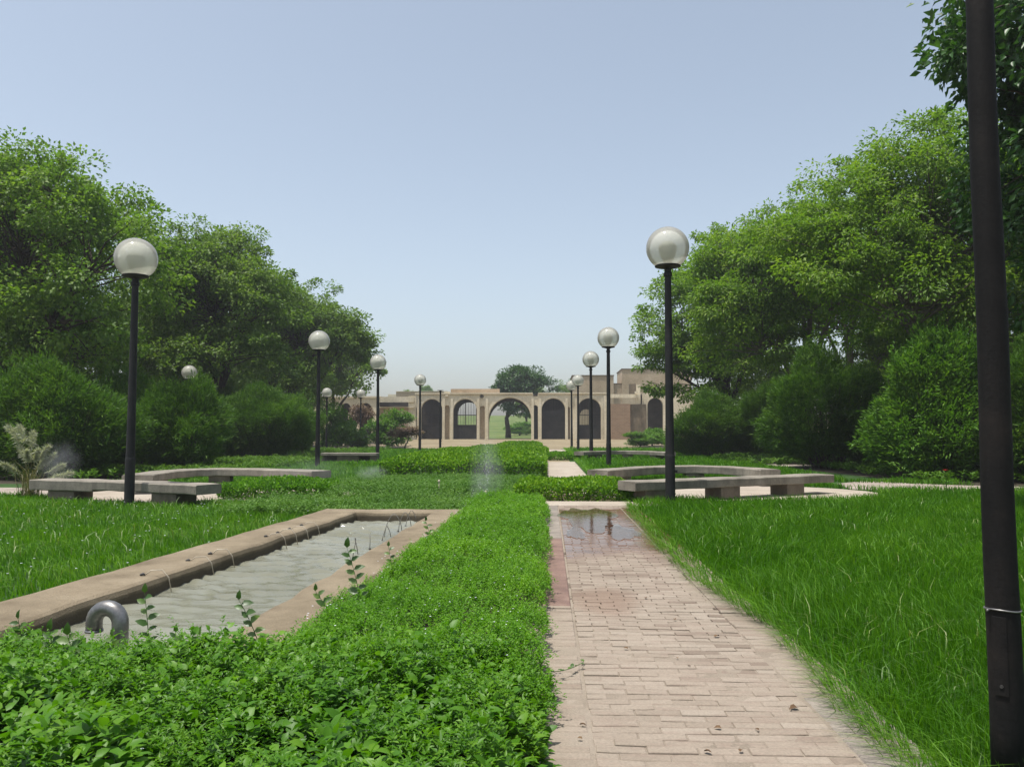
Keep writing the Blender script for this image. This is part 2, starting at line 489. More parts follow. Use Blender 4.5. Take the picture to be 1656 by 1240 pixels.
def globe_mat():
    m, nt, out = new_mat('pearl_globe')
    tr = nt.nodes.new('ShaderNodeBsdfTransparent')
    tr.inputs[0].default_value = (0.96, 0.97, 0.93, 1)
    df = nt.nodes.new('ShaderNodeBsdfDiffuse')
    dirt = noise(nt, pos(nt), 3.0, 4.0)
    nt.links.new(ramp(nt, dirt, [(0.3, (0.80, 0.79, 0.70)), (0.7, (0.90, 0.89, 0.84))]), df.inputs[0])
    tl = nt.nodes.new('ShaderNodeBsdfTranslucent')
    tl.inputs[0].default_value = (0.95, 0.93, 0.84, 1)
    a = nt.nodes.new('ShaderNodeMixShader'); a.inputs[0].default_value = 0.6
    nt.links.new(df.outputs[0], a.inputs[1]); nt.links.new(tl.outputs[0], a.inputs[2])
    b = nt.nodes.new('ShaderNodeMixShader'); b.inputs[0].default_value = 0.66
    nt.links.new(tr.outputs[0], b.inputs[1]); nt.links.new(a.outputs[0], b.inputs[2])
    gl = nt.nodes.new('ShaderNodeBsdfGlossy'); gl.inputs['Roughness'].default_value = 0.12
    fr = nt.nodes.new('ShaderNodeFresnel'); fr.inputs[0].default_value = 1.22
    c = nt.nodes.new('ShaderNodeMixShader')
    nt.links.new(fr.outputs[0], c.inputs[0]); nt.links.new(b.outputs[0], c.inputs[1]); nt.links.new(gl.outputs[0], c.inputs[2])
    nt.links.new(c.outputs[0], out.inputs[0])
    return m


def water_mat():
    m, nt, out = new_mat('murky_water')
    ps = pos(nt)
    mp = nt.nodes.new('ShaderNodeMapping')
    mp.inputs['Scale'].default_value = (0.8, 3.2, 1)
    nt.links.new(ps, mp.inputs[0])
    a = noise(nt, mp.outputs[0], 2.6, 4.0, 0.6, 0.8)
    b = noise(nt, mp.outputs[0], 9.0, 3.0, 0.6, 0.6)
    h = math_(nt, 'ADD', a, math_(nt, 'MULTIPLY', b, 0.5))
    big = noise(nt, ps, 0.7, 3.0)
    c = ramp(nt, big, [(0.3, (0.14, 0.138, 0.095)), (0.7, (0.215, 0.218, 0.175))])
    p = principled(nt, out, c, 0.06, 0.5, 0.0, bump(nt, h, 0.35, 0.03))
    p.inputs['IOR'].default_value = 1.33
    return m


M['globe'] = globe_mat()
M['water'] = water_mat()
M['puddle'] = M['water']


# ------------------------------------------------------------------ foliage generators (all real geometry)
def unit(a):
    return a / np.maximum(np.linalg.norm(a, axis=-1, keepdims=True), 1e-9)


def rdir(n, zmin=-1.0, g=rng):
    z = g.uniform(zmin, 1, n)
    a = g.uniform(0, 2 * np.pi, n)
    r = np.sqrt(np.maximum(0, 1 - z * z))
    return np.stack([r * np.cos(a), r * np.sin(a), z], 1)


def leaf_geo(Pb, D, Nn, L, W, fold=0.18, droop=0.1):
    """two-triangle folded leaves: base, left, tip, right"""
    n = len(Pb)
    D = unit(D)
    S = np.cross(D, Nn)
    S = unit(S + 1e-6)
    U = np.cross(S, D)
    L = np.broadcast_to(L, n)[:, None]; W = np.broadcast_to(W, n)[:, None]
    V = np.empty((n, 4, 3))
    V[:, 0] = Pb
    V[:, 1] = Pb + D * L * 0.45 - S * W * 0.5 + U * W * fold
    V[:, 2] = Pb + D * L - U * L * droop
    V[:, 3] = Pb + D * L * 0.45 + S * W * 0.5 + U * W * fold
    i = np.arange(n)[:, None] * 4
    F = np.concatenate([i + np.array([0, 3, 2]), i + np.array([0, 2, 1])], 1).reshape(-1, 3)
    return V.reshape(-1, 3), F


def broad_geo(Pb, D, Nn, L, W, fold=0.15, droop=0.18):
    """ovate leaves with a midrib, six triangles"""
    n = len(Pb)
    D = unit(D)
    S = unit(np.cross(D, Nn) + 1e-6)
    U = np.cross(S, D)
    L = np.broadcast_to(L, n)[:, None]; W = np.broadcast_to(W, n)[:, None]
    V = np.empty((n, 7, 3))
    V[:, 0] = Pb
    V[:, 1] = Pb + D * L * 0.55
    V[:, 2] = Pb + D * L - U * L * droop
    V[:, 3] = Pb + D * L * 0.28 - S * W * 0.5 + U * W * fold
    V[:, 4] = Pb + D * L * 0.68 - S * W * 0.40 + U * (W * fold - L * droop * 0.4)
    V[:, 5] = Pb + D * L * 0.28 + S * W * 0.5 + U * W * fold
    V[:, 6] = Pb + D * L * 0.68 + S * W * 0.40 + U * (W * fold - L * droop * 0.4)
    i = np.arange(n)[:, None] * 7
    T = [[0, 1, 3], [1, 4, 3], [1, 2, 4], [0, 5, 1], [1, 5, 6], [1, 6, 2]]
    F = np.concatenate([i + np.array(t) for t in T], 1).reshape(-1, 3)
    return V.reshape(-1, 3), F


def blade_geo(Pb, A, H, W, lean, curl):
    """grass blades: five vertices, three triangles; A = heading of the lean"""
    n = len(Pb)
    d = np.stack([np.cos(A), np.sin(A), np.zeros(n)], 1)
    s = np.stack([-np.sin(A), np.cos(A), np.zeros(n)], 1)
    tw = rng.uniform(-0.9, 0.9, n)[:, None]
    s = unit(s + d * tw)
    up = np.array([0, 0, 1.0])
    H = H[:, None]; W = np.broadcast_to(W, n)[:, None]; lean = lean[:, None]; curl = curl[:, None]
    m = Pb + up * H * 0.58 + d * H * lean * 0.5
    t = Pb + up * H * (1 - curl * 0.55) + d * H * (lean + curl)
    V = np.empty((n, 5, 3))
    V[:, 0] = Pb - s * W * 0.5; V[:, 1] = Pb + s * W * 0.5
    V[:, 2] = m - s * W * 0.42; V[:, 3] = m + s * W * 0.42
    V[:, 4] = t
    i = np.arange(n)[:, None] * 5
    F = np.concatenate([i + np.array([0, 1, 3]), i + np.array([0, 3, 2]), i + np.array([2, 3, 4])], 1).reshape(-1, 3)
    return V.reshape(-1, 3), F


def merge(parts):
    Vs, Fs, Rs, o = [], [], [], 0
    for V, F, r in parts:
        Vs.append(V); Fs.append(F + o); Rs.append(r)
        o += len(V)
    return np.concatenate(Vs), np.concatenate(Fs), np.concatenate(Rs)


def in_view(x, y, mu=170):
    """keep only what the garden shows from the camera and a step around it"""
    c, s_ = math.cos(cam.rotation_euler.z), math.sin(cam.rotation_euler.z)
    xc = x * c + y * s_
    yc = -x * s_ + y * c
    return (np.abs(xc) < yc * (PW / 2 + mu) / FPX + 0.9) & (yc > 1.2)


def scatter(x0, x1, y0, y1, dens):
    n = int((x1 - x0) * (y1 - y0) * dens)
    x = rng.uniform(x0, x1, n); y = rng.uniform(y0, y1, n)
    k = in_view(x, y)
    return x[k], y[k]


# ================================================================== SETTING: ground, lawns, paths
def sheet(name, poly, z, mat, kind='structure'):
    me = bpy.data.meshes.new(name)
    me.from_pydata([(p[0], p[1], z + float(gz(p[0], p[1]))) for p in poly], [], [tuple(range(len(poly)))])
    me.materials.append(mat)
    o = put(name, me)
    o['kind'] = kind
    return o


def grid_sheet(name, xs, ys, z, mat, hfun=None):
    X, Y = np.meshgrid(xs, ys)
    Z = gz(X, Y) + z + (hfun(X, Y) if hfun else 0)
    V = np.stack([X.ravel(), Y.ravel(), Z.ravel()], 1)
    nx = len(xs)
    i = (np.arange(len(ys) - 1)[:, None] * nx + np.arange(nx - 1)[None]).ravel()[:, None]
    F = i + np.array([0, 1, nx + 1, nx])
    o = put(name, np_mesh(name, V, F, mat, smooth=True))
    o['kind'] = 'structure'
    return o


grid_sheet('ground', np.array([-1500, -400, -120, -60, -30, -15, 0, 15, 30, 60, 120, 400, 1500.]),
           np.concatenate([[-60, 0, 20, 40], np.arange(56, 101, 4), np.arange(104, 244, 7), [260, 500, 1000, 2500]]).astype(float), -0.008, M['earth'])


def ell(cx, cy, rx, ry, n=40, rot=0.0):
    return [(cx + rx * math.cos(t) * math.cos(rot) - ry * math.sin(t) * math.sin(rot),
             cy + rx * math.cos(t) * math.sin(rot) + ry * math.sin(t) * math.cos(rot)) for t in [2 * math.pi * k / n for k in range(n)]]


# the two lawns, the planted beds and the paved bays (each sheet a few mm above the one below)
sheet('lawn', [(1.45, 0), (14, 0), (14, 62), (1.0, 62), (1.0, 23), (1.45, 14.5)], 0.0, M['turf'])
sheet('lawn', [(-16, 0), (-0.1, 0), (-0.1, 62), (-16, 62)], 0.0, M['turf'])
grid_sheet('far_lawn', np.array([-40, -20, 0, 20, 40.]), np.arange(106, 262, 5.0), 0.006, M['far_turf'])
sheet('planting_soil', [(-6.5, 1.0), (-0.13, 1.0), (-0.13, 14.0), (-1.4, 14.0), (-1.4, 4.35), (-6.5, 4.35)], 0.006, M['soil'])
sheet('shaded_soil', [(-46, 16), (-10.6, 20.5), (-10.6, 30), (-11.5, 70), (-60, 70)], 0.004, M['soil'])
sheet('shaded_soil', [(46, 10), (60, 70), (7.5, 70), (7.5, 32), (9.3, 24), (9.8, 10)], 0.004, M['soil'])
sheet('paved_bay', ell(3.9, 17.9, 3.3, 2.5), 0.010, M['paving'])
sheet('paved_bay', ell(-7.3, 16.9, 3.2, 2.3), 0.010, M['paving'])
sheet('gravel_walk', [(-30, 16.0), (-12, 16.6), (-10.2, 16.2), (-10.2, 17.8), (-12, 18.6), (-30, 19.5)], 0.014, M['gravel'])
sheet('gravel_walk', [(-24, 25), (-13.8, 30.5), (-11.2, 36), (-10.6, 44), (-11.8, 44), (-12.6, 36), (-15, 32), (-24, 27)], 0.014, M['gravel'])
sheet('gravel_walk', [(7.0, 19.0), (9.0, 18.2), (14, 17.4), (30, 16.5), (30, 18.2), (14, 19.2), (10, 20.6), (8.6, 22.2), (7.4, 21.0)], 0.014, M['gravel'])
sheet('gravel_walk', [(7.2, 31), (10, 30.5), (10.4, 32.3), (8.2, 33.8), (7.2, 33.6)], 0.014, M['gravel'])
sheet('forecourt', [(-26, 61), (26, 61), (24, 98), (-24, 98)], 0.006, M['earth'])


# ---- brick path
path = put('brick_path', MB().box((-0.14, 1.2, -0.02), (1.54, 14.35, 0.038)).mesh('brick_path', M['mortar']))
path['kind'] = 'structure'
# blown sand lying in and over the joints: nearly level with the pavers close by, washed out further on
gx_, gy_ = np.linspace(-0.11, 1.52, 62), np.linspace(1.3, 14.2, 430)
SX, SY = np.meshgrid(gx_, gy_)
SZ = 0.0462 + 0.0035 * wob(SX, SY, 1.9, 2) + 0.0022 * wob(SX, SY, 6.0, 4) + rng.normal(0, 0.0007, SX.shape) - 0.007 * np.clip((SY - 4.9) / 0.8, 0, 1) * (1 - 0.5 * np.clip((SY - 8.5) / 2, 0, 1))
ii = (np.arange(429)[:, None] * 62 + np.arange(61)[None]).ravel()[:, None]
so_ = put('joint_sand', np_mesh('joint_sand', np.stack([SX.ravel(), SY.ravel(), SZ.ravel()], 1), ii + np.array([0, 1, 63, 62]), M['sand'], smooth=True), path)
so_['kind'] = 'stuff'
brick_vars = []
for k in range(7):
    b = MB()
    l, d = 0.205 + random.uniform(-0.003, 0.001), 0.0685 + random.uniform(-0.003, 0.001)
    b.box((-l / 2, -d / 2, 0), (l / 2, d / 2, 0.046), r=[0.1, 0.35, 0.5, 0.6, 0.7, 0.82, 0.95][k], c=0.003)
    brick_vars.append(b.mesh('brick', M['paver']))
edge_vars = []
for k in range(5):
    b = MB()
    l, d = 0.288, 0.0685
    b.box((-l / 2, -d / 2, 0), (l / 2, d / 2, 0.044), r=[0.3, 0.45, 0.6, 0.75, 0.9][k], c=0.005)
    edge_vars.append(b.mesh('brick', M['paver']))
spots = []
pitch = 0.0735
for r_ in range(int((14.3 - 1.3) / pitch)):
    y = 1.3 + r_ * pitch + 0.035
    off = (0.104 if r_ % 2 else 0.0) + random.uniform(-0.012, 0.012)
    x = 0.185 - off
    y += random.gauss(0, 0.0016)
    while x < 1.235 - 0.02:
        a, b_ = max(x, 0.19), min(x + 0.204, 1.232)
        if b_ - a > 0.06:
            spots.append(((a + b_) / 2, y, (b_ - a) / 0.204, False))
        x += 0.209
    if y < 6.1:
        spots.append((0.03, y, 1.0, True))
    if 4.1 < y < 14.2:
        spots.append((1.39, y, 1.0, True))
near = sorted([s for s in spots if s[1] > 2.95], key=lambda s: s[1])[:296]
rest = [s for s in spots if s not in set(near)]


def paver_look(x, y):
    k = 0.5 + 0.32 * float(wob(np.array(x), np.array(y), 0.9)) + random.gauss(0, 0.26)
    return min(0.999, max(0.0, k))


for (x, y, sx, edge) in near:
    vs = edge_vars if edge else brick_vars
    o = put('brick', vs[int(paver_look(x, y) * len(vs))], path, (x, y, 0.004 + random.gauss(0, 0.0018)),
            (random.gauss(0, 0.014), random.gauss(0, 0.016), random.gauss(0, 0.018)))
    o.scale = (sx, 1, 1)
mb = MB()
for (x, y, sx, edge) in rest:
    l = (0.286 if edge else 0.204 * sx) + random.uniform(-0.006, 0.0)
    z = 0.050 + random.gauss(0, 0.0018)
    d = 0.0343 - random.uniform(0, 0.002)
    mb.box((x - l / 2, y - d, 0.0), (x + l / 2, y + d, z), r=paver_look(x, y), c=0.004)
o = mb.build('distant_bricks', M['paver'], path)
o['kind'] = 'stuff'
for (x0, x1, ya, yb, mt, nm) in ((-0.115, 0.172, 6.12, 7.35, 'slab_red', 'slab'), (-0.115, 0.172, 7.37, 8.9, 'slab_red', 'slab'),
                                 (-0.115, 0.172, 8.92, 9.9, 'slab_red', 'slab'), (-0.115, 0.172, 9.92, 11.9, 'slab_grey', 'slab'),
                                 (-0.115, 0.172, 11.92, 14.2, 'slab_grey', 'slab'), (1.245, 1.535, 1.3, 2.95, 'slab_grey', 'slab'),
                                 (1.245, 1.535, 2.97, 3.55, 'slab_grey', 'slab'), (1.245, 1.535, 3.57, 4.08, 'slab_grey', 'slab')):
    MB().box((x0, ya, 0.0), (x1, yb, 0.050 + random.uniform(-0.002, 0.003)), r=random.random(), c=0.006).build(nm, M[mt], path)
MB().box((-0.16, 14.36, -0.02), (2.0, 15.15, 0.045), c=0.01).build('end_slab', M['paving'], path)

def film_mat():
    m, nt, out = new_mat('water_film')
    tr = nt.nodes.new('ShaderNodeBsdfTransparent'); tr.inputs[0].default_value = (0.86, 0.84, 0.82, 1)
    gl = nt.nodes.new('ShaderNodeBsdfGlossy'); gl.inputs['Roughness'].default_value = 0.04
    fr = nt.nodes.new('ShaderNodeFresnel'); fr.inputs[0].default_value = 1.33
    nm = bump(nt, noise(nt, pos(nt), 14.0, 3.0), 0.12, 0.01)
    nt.links.new(nm, gl.inputs['Normal']); nt.links.new(nm, fr.inputs['Normal'])
    mx = nt.nodes.new('ShaderNodeMixShader')
    nt.links.new(fr.outputs[0], mx.inputs[0]); nt.links.new(tr.outputs[0], mx.inputs[1]); nt.links.new(gl.outputs[0], mx.inputs[2])
    nt.links.new(mx.outputs[0], out.inputs[0])
    return m


M['film'] = film_mat()
for (cx, cy, rx, ry, kk, lb_) in ((0.62, 12.2, 0.40, 1.55, 0.0, 'glossy film of water over the far brick paving'),
                                  (0.95, 10.5, 0.20, 0.75, 2.0, 'small glossy wet streak nearer on the brick paving'),
                                  (0.36, 10.4, 0.11, 0.6, 4.0, 'thin glossy wet streak along the left of the brick paving')):
    pl_ = []
    for k in range(44):
        a = 2 * math.pi * k / 44
        f = 1 + 0.16 * math.sin(3 * a + kk) + 0.10 * math.sin(7 * a + 2 * kk) + 0.06 * math.sin(13 * a + kk)
        pl_.append((cx + rx * f * math.cos(a), cy + ry * f * math.sin(a)))
    sheet('puddle', pl_, 0.0565, M['film'])['label'] = lb_

# far continuation of the path
for (xa, xb, ya, yb) in ((0.0, 1.18, 22.8, 34.8), (-0.1, 1.25, 43, 58)):
    o = put('concrete_walk', MB().box((xa, ya, -0.02), (xb, yb, 0.035), c=0.01).mesh('concrete_walk', M['paving']))
    o['kind'] = 'structure'


# ================================================================== THINGS
# ---- water basin
basin = empty('water_basin', (-2.4, 8, 0))
tag(basin, 'long sunken water basin with sandy concrete rim beside the leafy bed', 'basin')


def lerp(a, b, t): return a + (b - a) * t


def rim_x(side, y):
    """inner edge of the basin, narrowing away from the camera"""
    t = (y - 4.3) / (11.85 - 4.3)
    return lerp(-3.34, -2.82, t) if side < 0 else lerp(-1.92, -1.70, t)


def rim_strip(inner, outer, n=26):
    vs, fs = [], []
    zt = 0.16
    for i in range(n):
        t = i / (n - 1)
        a, b = inner(t), outer(t)
        jz = 0.004 * math.sin(i * 2.1) + 0.003 * math.sin(i * 5.3)
        ji = 0.012 * math.sin(i * 1.7) + 0.008 * math.sin(i * 4.1)
        dx, dy = b[0] - a[0], b[1] - a[1]
        q = math.hypot(dx, dy)
        ux, uy = dx / q, dy / q
        prof = [(0.0 + ji, -0.02), (0.0 + ji, zt - 0.05 + jz), (0.012 + ji, zt - 0.015 + jz), (0.045 + ji, zt + jz),
                (q - 0.05, zt + jz + 0.006), (q - 0.012, zt - 0.02 + jz), (q, zt - 0.06), (q, -0.02)]
        vs += [(a[0] + ux * s, a[1] + uy * s, z) for s, z in prof]
    k = 8
    for i in range(n - 1):
        for j in range(k - 1):
            fs.append((i * k + j, i * k + j + 1, (i + 1) * k + j + 1, (i + 1) * k + j))
    fs.append(tuple(range(k))); fs.append(tuple((n - 1) * k + j for j in range(k)))
    return MB().add([(x - basin.location.x, y - basin.location.y, z) for x, y, z in vs], fs)


YN, YF = 4.3, 11.85
rim_strip(lambda t: (rim_x(-1, lerp(YN, YF, t)), lerp(YN, YF, t)), lambda t: (rim_x(-1, lerp(YN, YF, t)) - 0.58, lerp(YN - 0.1, YF + 0.42, t))).build('rim', M['rim'], basin)
rim_strip(lambda t: (rim_x(1, lerp(YN, YF, t)), lerp(YN, YF, t)), lambda t: (rim_x(1, lerp(YN, YF, t)) + 0.46, lerp(YN - 0.1, YF + 0.42, t))).build('rim', M['rim'], basin)
rim_strip(lambda t: (lerp(rim_x(-1, YF), rim_x(1, YF), t), YF), lambda t: (lerp(rim_x(-1, YF) - 0.58, rim_x(1, YF) + 0.46, t), YF + 0.42), 8).build('rim', M['rim'], basin)
rim_strip(lambda t: (lerp(rim_x(-1, YN), rim_x(1, YN), t), YN), lambda t: (lerp(rim_x(-1, YN) - 0.58, rim_x(1, YN) + 0.46, t), YN - 0.1), 8).build('rim', M['rim'], basin)
nx_, ny_ = 46, 300
tt, qq = np.meshgrid(np.linspace(0, 1, ny_), np.linspace(0, 1, nx_), indexing='ij')
wy = YN - 0.02 + (YF + 0.07 - YN) * tt
wx = (np.interp(wy, [YN, YF], [-3.44, -2.92])) * (1 - qq) + np.interp(wy, [YN, YF], [-1.82, -1.60]) * qq
wz = np.zeros_like(wx)
gw = np.random.default_rng(3)
for k in range(26):
    lam = gw.uniform(0.075, 0.34)
    an = math.pi / 2 + gw.normal(0, 0.42)
    wz += 0.0185 * lam * np.sin(2 * np.pi / lam * (wx * math.cos(an) + wy * math.sin(an)) + gw.uniform(0, 6.28) + 0.8 * np.sin(wx * 2 + k))
wz *= 0.75 + 0.5 * wob(wx, wy, 0.7)
iw = (np.arange(ny_ - 1)[:, None] * nx_ + np.arange(nx_ - 1)[None]).ravel()[:, None]
wo = put('water', np_mesh('water', np.stack([wx.ravel(), wy.ravel(), 0.026 + wz.ravel()], 1), iw + np.array([0, 1, nx_ + 1, nx_]), M['water'], smooth=True))
wo['kind'] = 'structure'
sheet('puddle', ell(-6.25, 15.25, 0.55, 0.34, 24), 0.018, M['puddle'])['label'] = 'shallow puddle on the paving beside the left bench'

# inlet pipe: an upside-down U of dull steel
pp = G(212, 1052, 0.022)
pipe = empty('inlet_pipe', (pp.x, 4.72, 0.0))
tag(pipe, 'bent steel inlet pipe rising at the near end of the basin', 'pipe')
pts = [(0.0, 0, 0.0), (0, 0, 0.17)]
for k in range(13):
    a = math.pi * k / 12
    pts.append((-0.088 + 0.088 * math.cos(a), 0.03 * k / 12, 0.21 + 0.092 * math.sin(a)))
pts.append((-0.176, 0.032, 0.165))
MB().tube(pts, 0.047, 16, caps=True).build('pipe_body', M['steel'], pipe, True)
MB().tube([(-0.176, 0.032, 0.172), (-0.176, 0.032, 0.158)], 0.051, 16).build('pipe_mouth', M['steel'], pipe, True)
MB().lathe([(0.055, 0.0), (0.062, 0.02), (0.052, 0.04)], 16).build('collar', M['steel'], pipe, True)

# thin hoses that arch over the rims into the water
for i, (u, v, dx, h, lab) in enumerate((
        (190, 930, 0.20, 0.05, 'pale drip hose over the left basin rim, nearest the camera'),
        (262, 907, 0.22, 0.04, 'second pale drip hose from the camera on the left rim'),
        (318, 896, 0.20, 0.06, 'third pale drip hose from the camera on the left rim'),
        (436, 868, 0.16, 0.03, 'fourth pale drip hose from the camera on the left rim'),
        (452, 862, 0.18, 0.05, 'fifth pale drip hose from the camera on the left rim'),
        (468, 856, 0.17, 0.04, 'sixth pale drip hose from the camera on the left rim'),
        (494, 850, 0.17, 0.04, 'pale drip hose over the left basin rim, farthest from camera'))):
    g = G(u, v, 0.16)
    ex = rim_x(-1, g.y)
    t = empty('drip_hose', (ex - 0.09, g.y, 0.163))
    tag(t, lab, 'hose', 'pale hoses along the left rim')
    L = 0.09
    MB().tube([(-0.05, -0.01, 0.0), (0.0, 0, 0.02 + h * 0.4), (L, 0.01, 0.028 + h * 0.3), (L + 0.05, 0.02, -0.02), (L + 0.075, 0.02, -0.135)], 0.0045, 6).build('hose_line', M['tube_pale'], t, True)
    MB().tube([(-0.085, -0.015, 0.004), (-0.06, -0.012, 0.012), (-0.045, -0.01, 0.004)], [0.008, 0.013, 0.006], 6).build('nozzle', M['tube_dark'], t, True)
for i, (u, v, wd, h, lab) in enumerate((
        (570, 900, 0.05, 0.20, 'short dark wire hook at the right rim, nearest the camera'),
        (598, 884, 0.012, 0.18, 'straight dark wire stub standing in the basin'),
        (618, 871, 0.10, 0.16, 'small dark hoop third along the right basin rim'),
        (628, 866, 0.22, 0.27, 'tall dark wire hoop arching over the right side of the water'),
        (644, 856, 0.17, 0.23, 'dark wire hoop second from the far end of the basin'),
        (656, 848, 0.15, 0.20, 'dark wire hoop at the far end of the basin'))):
    g = G(u, v, 0.05)
    x = min(g.x, rim_x(1, g.y) - 0.06 - wd)
    t = empty('wire_hoop', (x, g.y, 0.02))
    tag(t, lab, 'wire', 'dark wire hoops in the basin')
    if wd < 0.02:
        pts = [(0, 0, 0), (0.003, 0, h * 0.5), (0.0, 0, h)]
    else:
        pts = [(wd * 0.5 * (1 - math.cos(a)) + 0.02 * math.sin(a * 2), 0.03 * k / 12, h * math.sin(a) ** 0.7 + 0.05 * k / 12) for k, a in [(k, math.pi * k / 12) for k in range(13)]]
    MB().tube(pts, 0.0045, 6).build('wire', M['wire'], t, True)
    MB().lathe([(0.012, -0.005), (0.014, 0.012), (0.007, 0.02)], 8).build('clip', M['tube_dark'], t)


# ---- globe lamps
def lamp_meshes():
    d = {}
    L = 4.72          # height of the globe's centre
    d['pole'] = MB().lathe([(0.090, -0.05), (0.090, 0.9), (0.084, 0.93), (0.077, 1.4), (0.063, 3.9), (0.060, 4.20), (0.078, 4.21), (0.078, 4.27), (0.062, 4.29), (0.062, 4.38)], 16).mesh('pole', M['pole'], False)
    d['fitter'] = MB().lathe([(0.07, 4.34), (0.12, 4.36), (0.235, 4.385), (0.24, 4.40), (0.235, 4.41), (0.05, 4.415)], 24).mesh('fitter', M['pole'])
    prof = []
    for k in range(19):
        a = -math.acos(0.225 / 0.395) + (math.pi / 2 + math.acos(0.225 / 0.395)) * k / 18
        prof.append((max(0.395 * math.cos(a), 0.003), L + 0.015 + 0.395 * math.sin(a)))
    d['globe'] = MB().lathe(prof, 40).mesh('globe', M['globe'], True)
    prof = [(0.05, 4.41)]
    for k in range(12):
        z = 4.45 + 0.028 * k
        rr = 0.065 + 0.10 * math.sin(min(1, k / 10) * math.pi / 2)
        prof += [(rr, z), (rr + 0.004, z + 0.014), (rr - 0.008, z + 0.022)]
    prof += [(0.14, 4.81), (0.09, 4.845), (0.02, 4.86)]
    d['reflector'] = MB().lathe(prof, 20).mesh('reflector', M['lampcore'])
    d['bolt'] = MB().tube([(0.06, 0, 0.62), (0.13, 0, 0.62)], 0.022, 8).mesh('bolt', M['pole'])
    return d


M['lampcore'] = rough_mat('lamp_reflector', (0.33, 0.335, 0.27), (0.40, 0.405, 0.33), (0.47, 0.475, 0.40), 5, 30, 0.7)
LM = lamp_meshes()


def lamp(x, y, label, scale=1.0, globe=True, turn=0.0, lean=0.0):
    t = empty('globe_lamp', (x, y, float(gz(x, y))), turn)
    t.rotation_euler = (0, lean, turn)
    t.scale = (scale,) * 3
    tag(t, label, 'street lamp', 'globe lamps along the garden')
    for k in ('pole', 'fitter', 'globe', 'reflector', 'bolt'):
        if not globe and k in ('globe', 'reflector'): continue
        put(k, LM[k], t)
    return t


for (u, v, Y, lab, kw) in (
        (1083, 815, 14.85, 'tallest looking globe lamp right of the path, before the concrete bench', dict(turn=0.0)),
        (984, 757, 29.2, 'globe lamp second from the camera on the right of the path', dict(turn=1, lean=0.007)),
        (956, 743, 38.0, 'globe lamp third from the camera on the right of the path', dict(turn=2)),
        (935, 729, 54.0, 'small globe lamp fourth from the camera right of the path', dict(turn=3)),
        (924.5, 727, 60.0, 'smallest globe lamp at the far end right of the path', dict(turn=4)),
        (212, 822, 14.1, 'large globe lamp on the left lawn before the left bench', dict(turn=2, scale=0.945, lean=0.008)),
        (514, 757, 29.8, 'globe lamp at the right end of the curved left bench', dict(turn=3)),
        (611, 750, 36.6, 'globe lamp just left of the big clipped hedge', dict(turn=1, scale=0.95, lean=-0.006)),
        (679, 730, 53.0, 'small globe lamp before the leftmost gate arch', dict(turn=1)),
        (304, 740, 34.5, 'globe lamp half hidden among the left trees above the bushes', dict(turn=2, scale=0.825)),
        (583, 716, 66.0, 'small pale globe lamp above the low left pavilion roof', dict(turn=2, scale=0.93)),
        (528, 716, 50.5, 'small globe lamp in the tree shade at the pavilion corner', dict(turn=2, scale=0.80))):
    p = P(u, 697, Y)
    lamp(p.x, Y, lab, **kw)
# lamp post that lost its globe
p = P(712, 697, 60)
lamp(p.x, 60.0, 'lamp post without a globe standing between two gate arches', globe=False)

# ---- the dark pole in the right foreground
bp_top, bp_bot = P(1583, 0, 3.13), P(1631, 1225, 3.05)
post = empty('steel_post', (bp_bot.x, bp_bot.y, 0))
tag(post, 'thick dark weathered steel post in the right foreground', 'post')
top = Vector((bp_top.x - bp_bot.x, bp_top.y - bp_bot.y, bp_top.z)) * 1.35
prof = []
pts, rad = [], []
for k in range(15):
    t = k / 14
    pts.append(top * t * 1.0 + Vector((0.003 * math.sin(k * 1.3), 0, 0)))
    rad.append(lerp(0.0585, 0.0435, t))
pts[0].z = -0.05
MB().tube(pts, rad, 28).build('shaft', M['big_pole'], post, True)


def on_post(z):
    t = z / top.z
    return Vector((top.x * t, top.y * t, z)), lerp(0.0585, 0.0435, t)


zc = P(1612, 985, 3.05).z
c, r0 = on_post(zc)
ring = [c + Vector((math.cos(a) * (r0 + 0.0025), math.sin(a) * (r0 + 0.0025), 0.003 * math.sin(a * 2))) for a in [2 * math.pi * k / 24 for k in range(25)]]
MB().tube(ring, 0.0035, 6, caps=False).tube([c + Vector((-r0 - 0.001, -0.02, 0.0)), c + Vector((-r0 - 0.014, -0.024, -0.002)), c + Vector((-r0 - 0.012, -0.024, -0.006))], 0.004, 6).build('clamp_wire', M['steel'], post, True)
zp0, zp1 = P(1612, 1120, 3.05).z, P(1612, 995, 3.05).z
mbp = MB()
for k in range(7):
    a = math.radians(222 + k * 7)
vs, fs = [], []
for j in range(2):
    zz = (zp0, zp1)[j]
    c2, r2 = on_post(zz)
    for k in range(6):
        a = math.radians(206 + k * 9)
        for rr in (r2 - 0.004, r2 + 0.0035):
            vs.append(c2 + Vector((math.cos(a) * rr, math.sin(a) * rr, 0)))
for k in range(5):
    b0, b1 = k * 2, 12 + k * 2
    fs += [(b0 + 1, b0 + 3, b1 + 3, b1 + 1), (b0, b1, b1 + 2, b0 + 2), (b0, b0 + 2, b0 + 3, b0 + 1), (b1, b1 + 1, b1 + 3, b1 + 2)]
fs += [(0, 1, 13, 12), (10, 22, 23, 11)]
mbp.add(vs, fs)
panel = mbp.build('access_panel', M['big_pole'], post)
c3, r3 = on_post(lerp(zp0, zp1, 0.12))
a = math.radians(230)
MB().tube([c3 + Vector((math.cos(a), math.sin(a), 0)) * r3, c3 + Vector((math.cos(a), math.sin(a), 0)) * (r3 + 0.007)], 0.006, 8).build('screw', M['tube_dark'], panel)


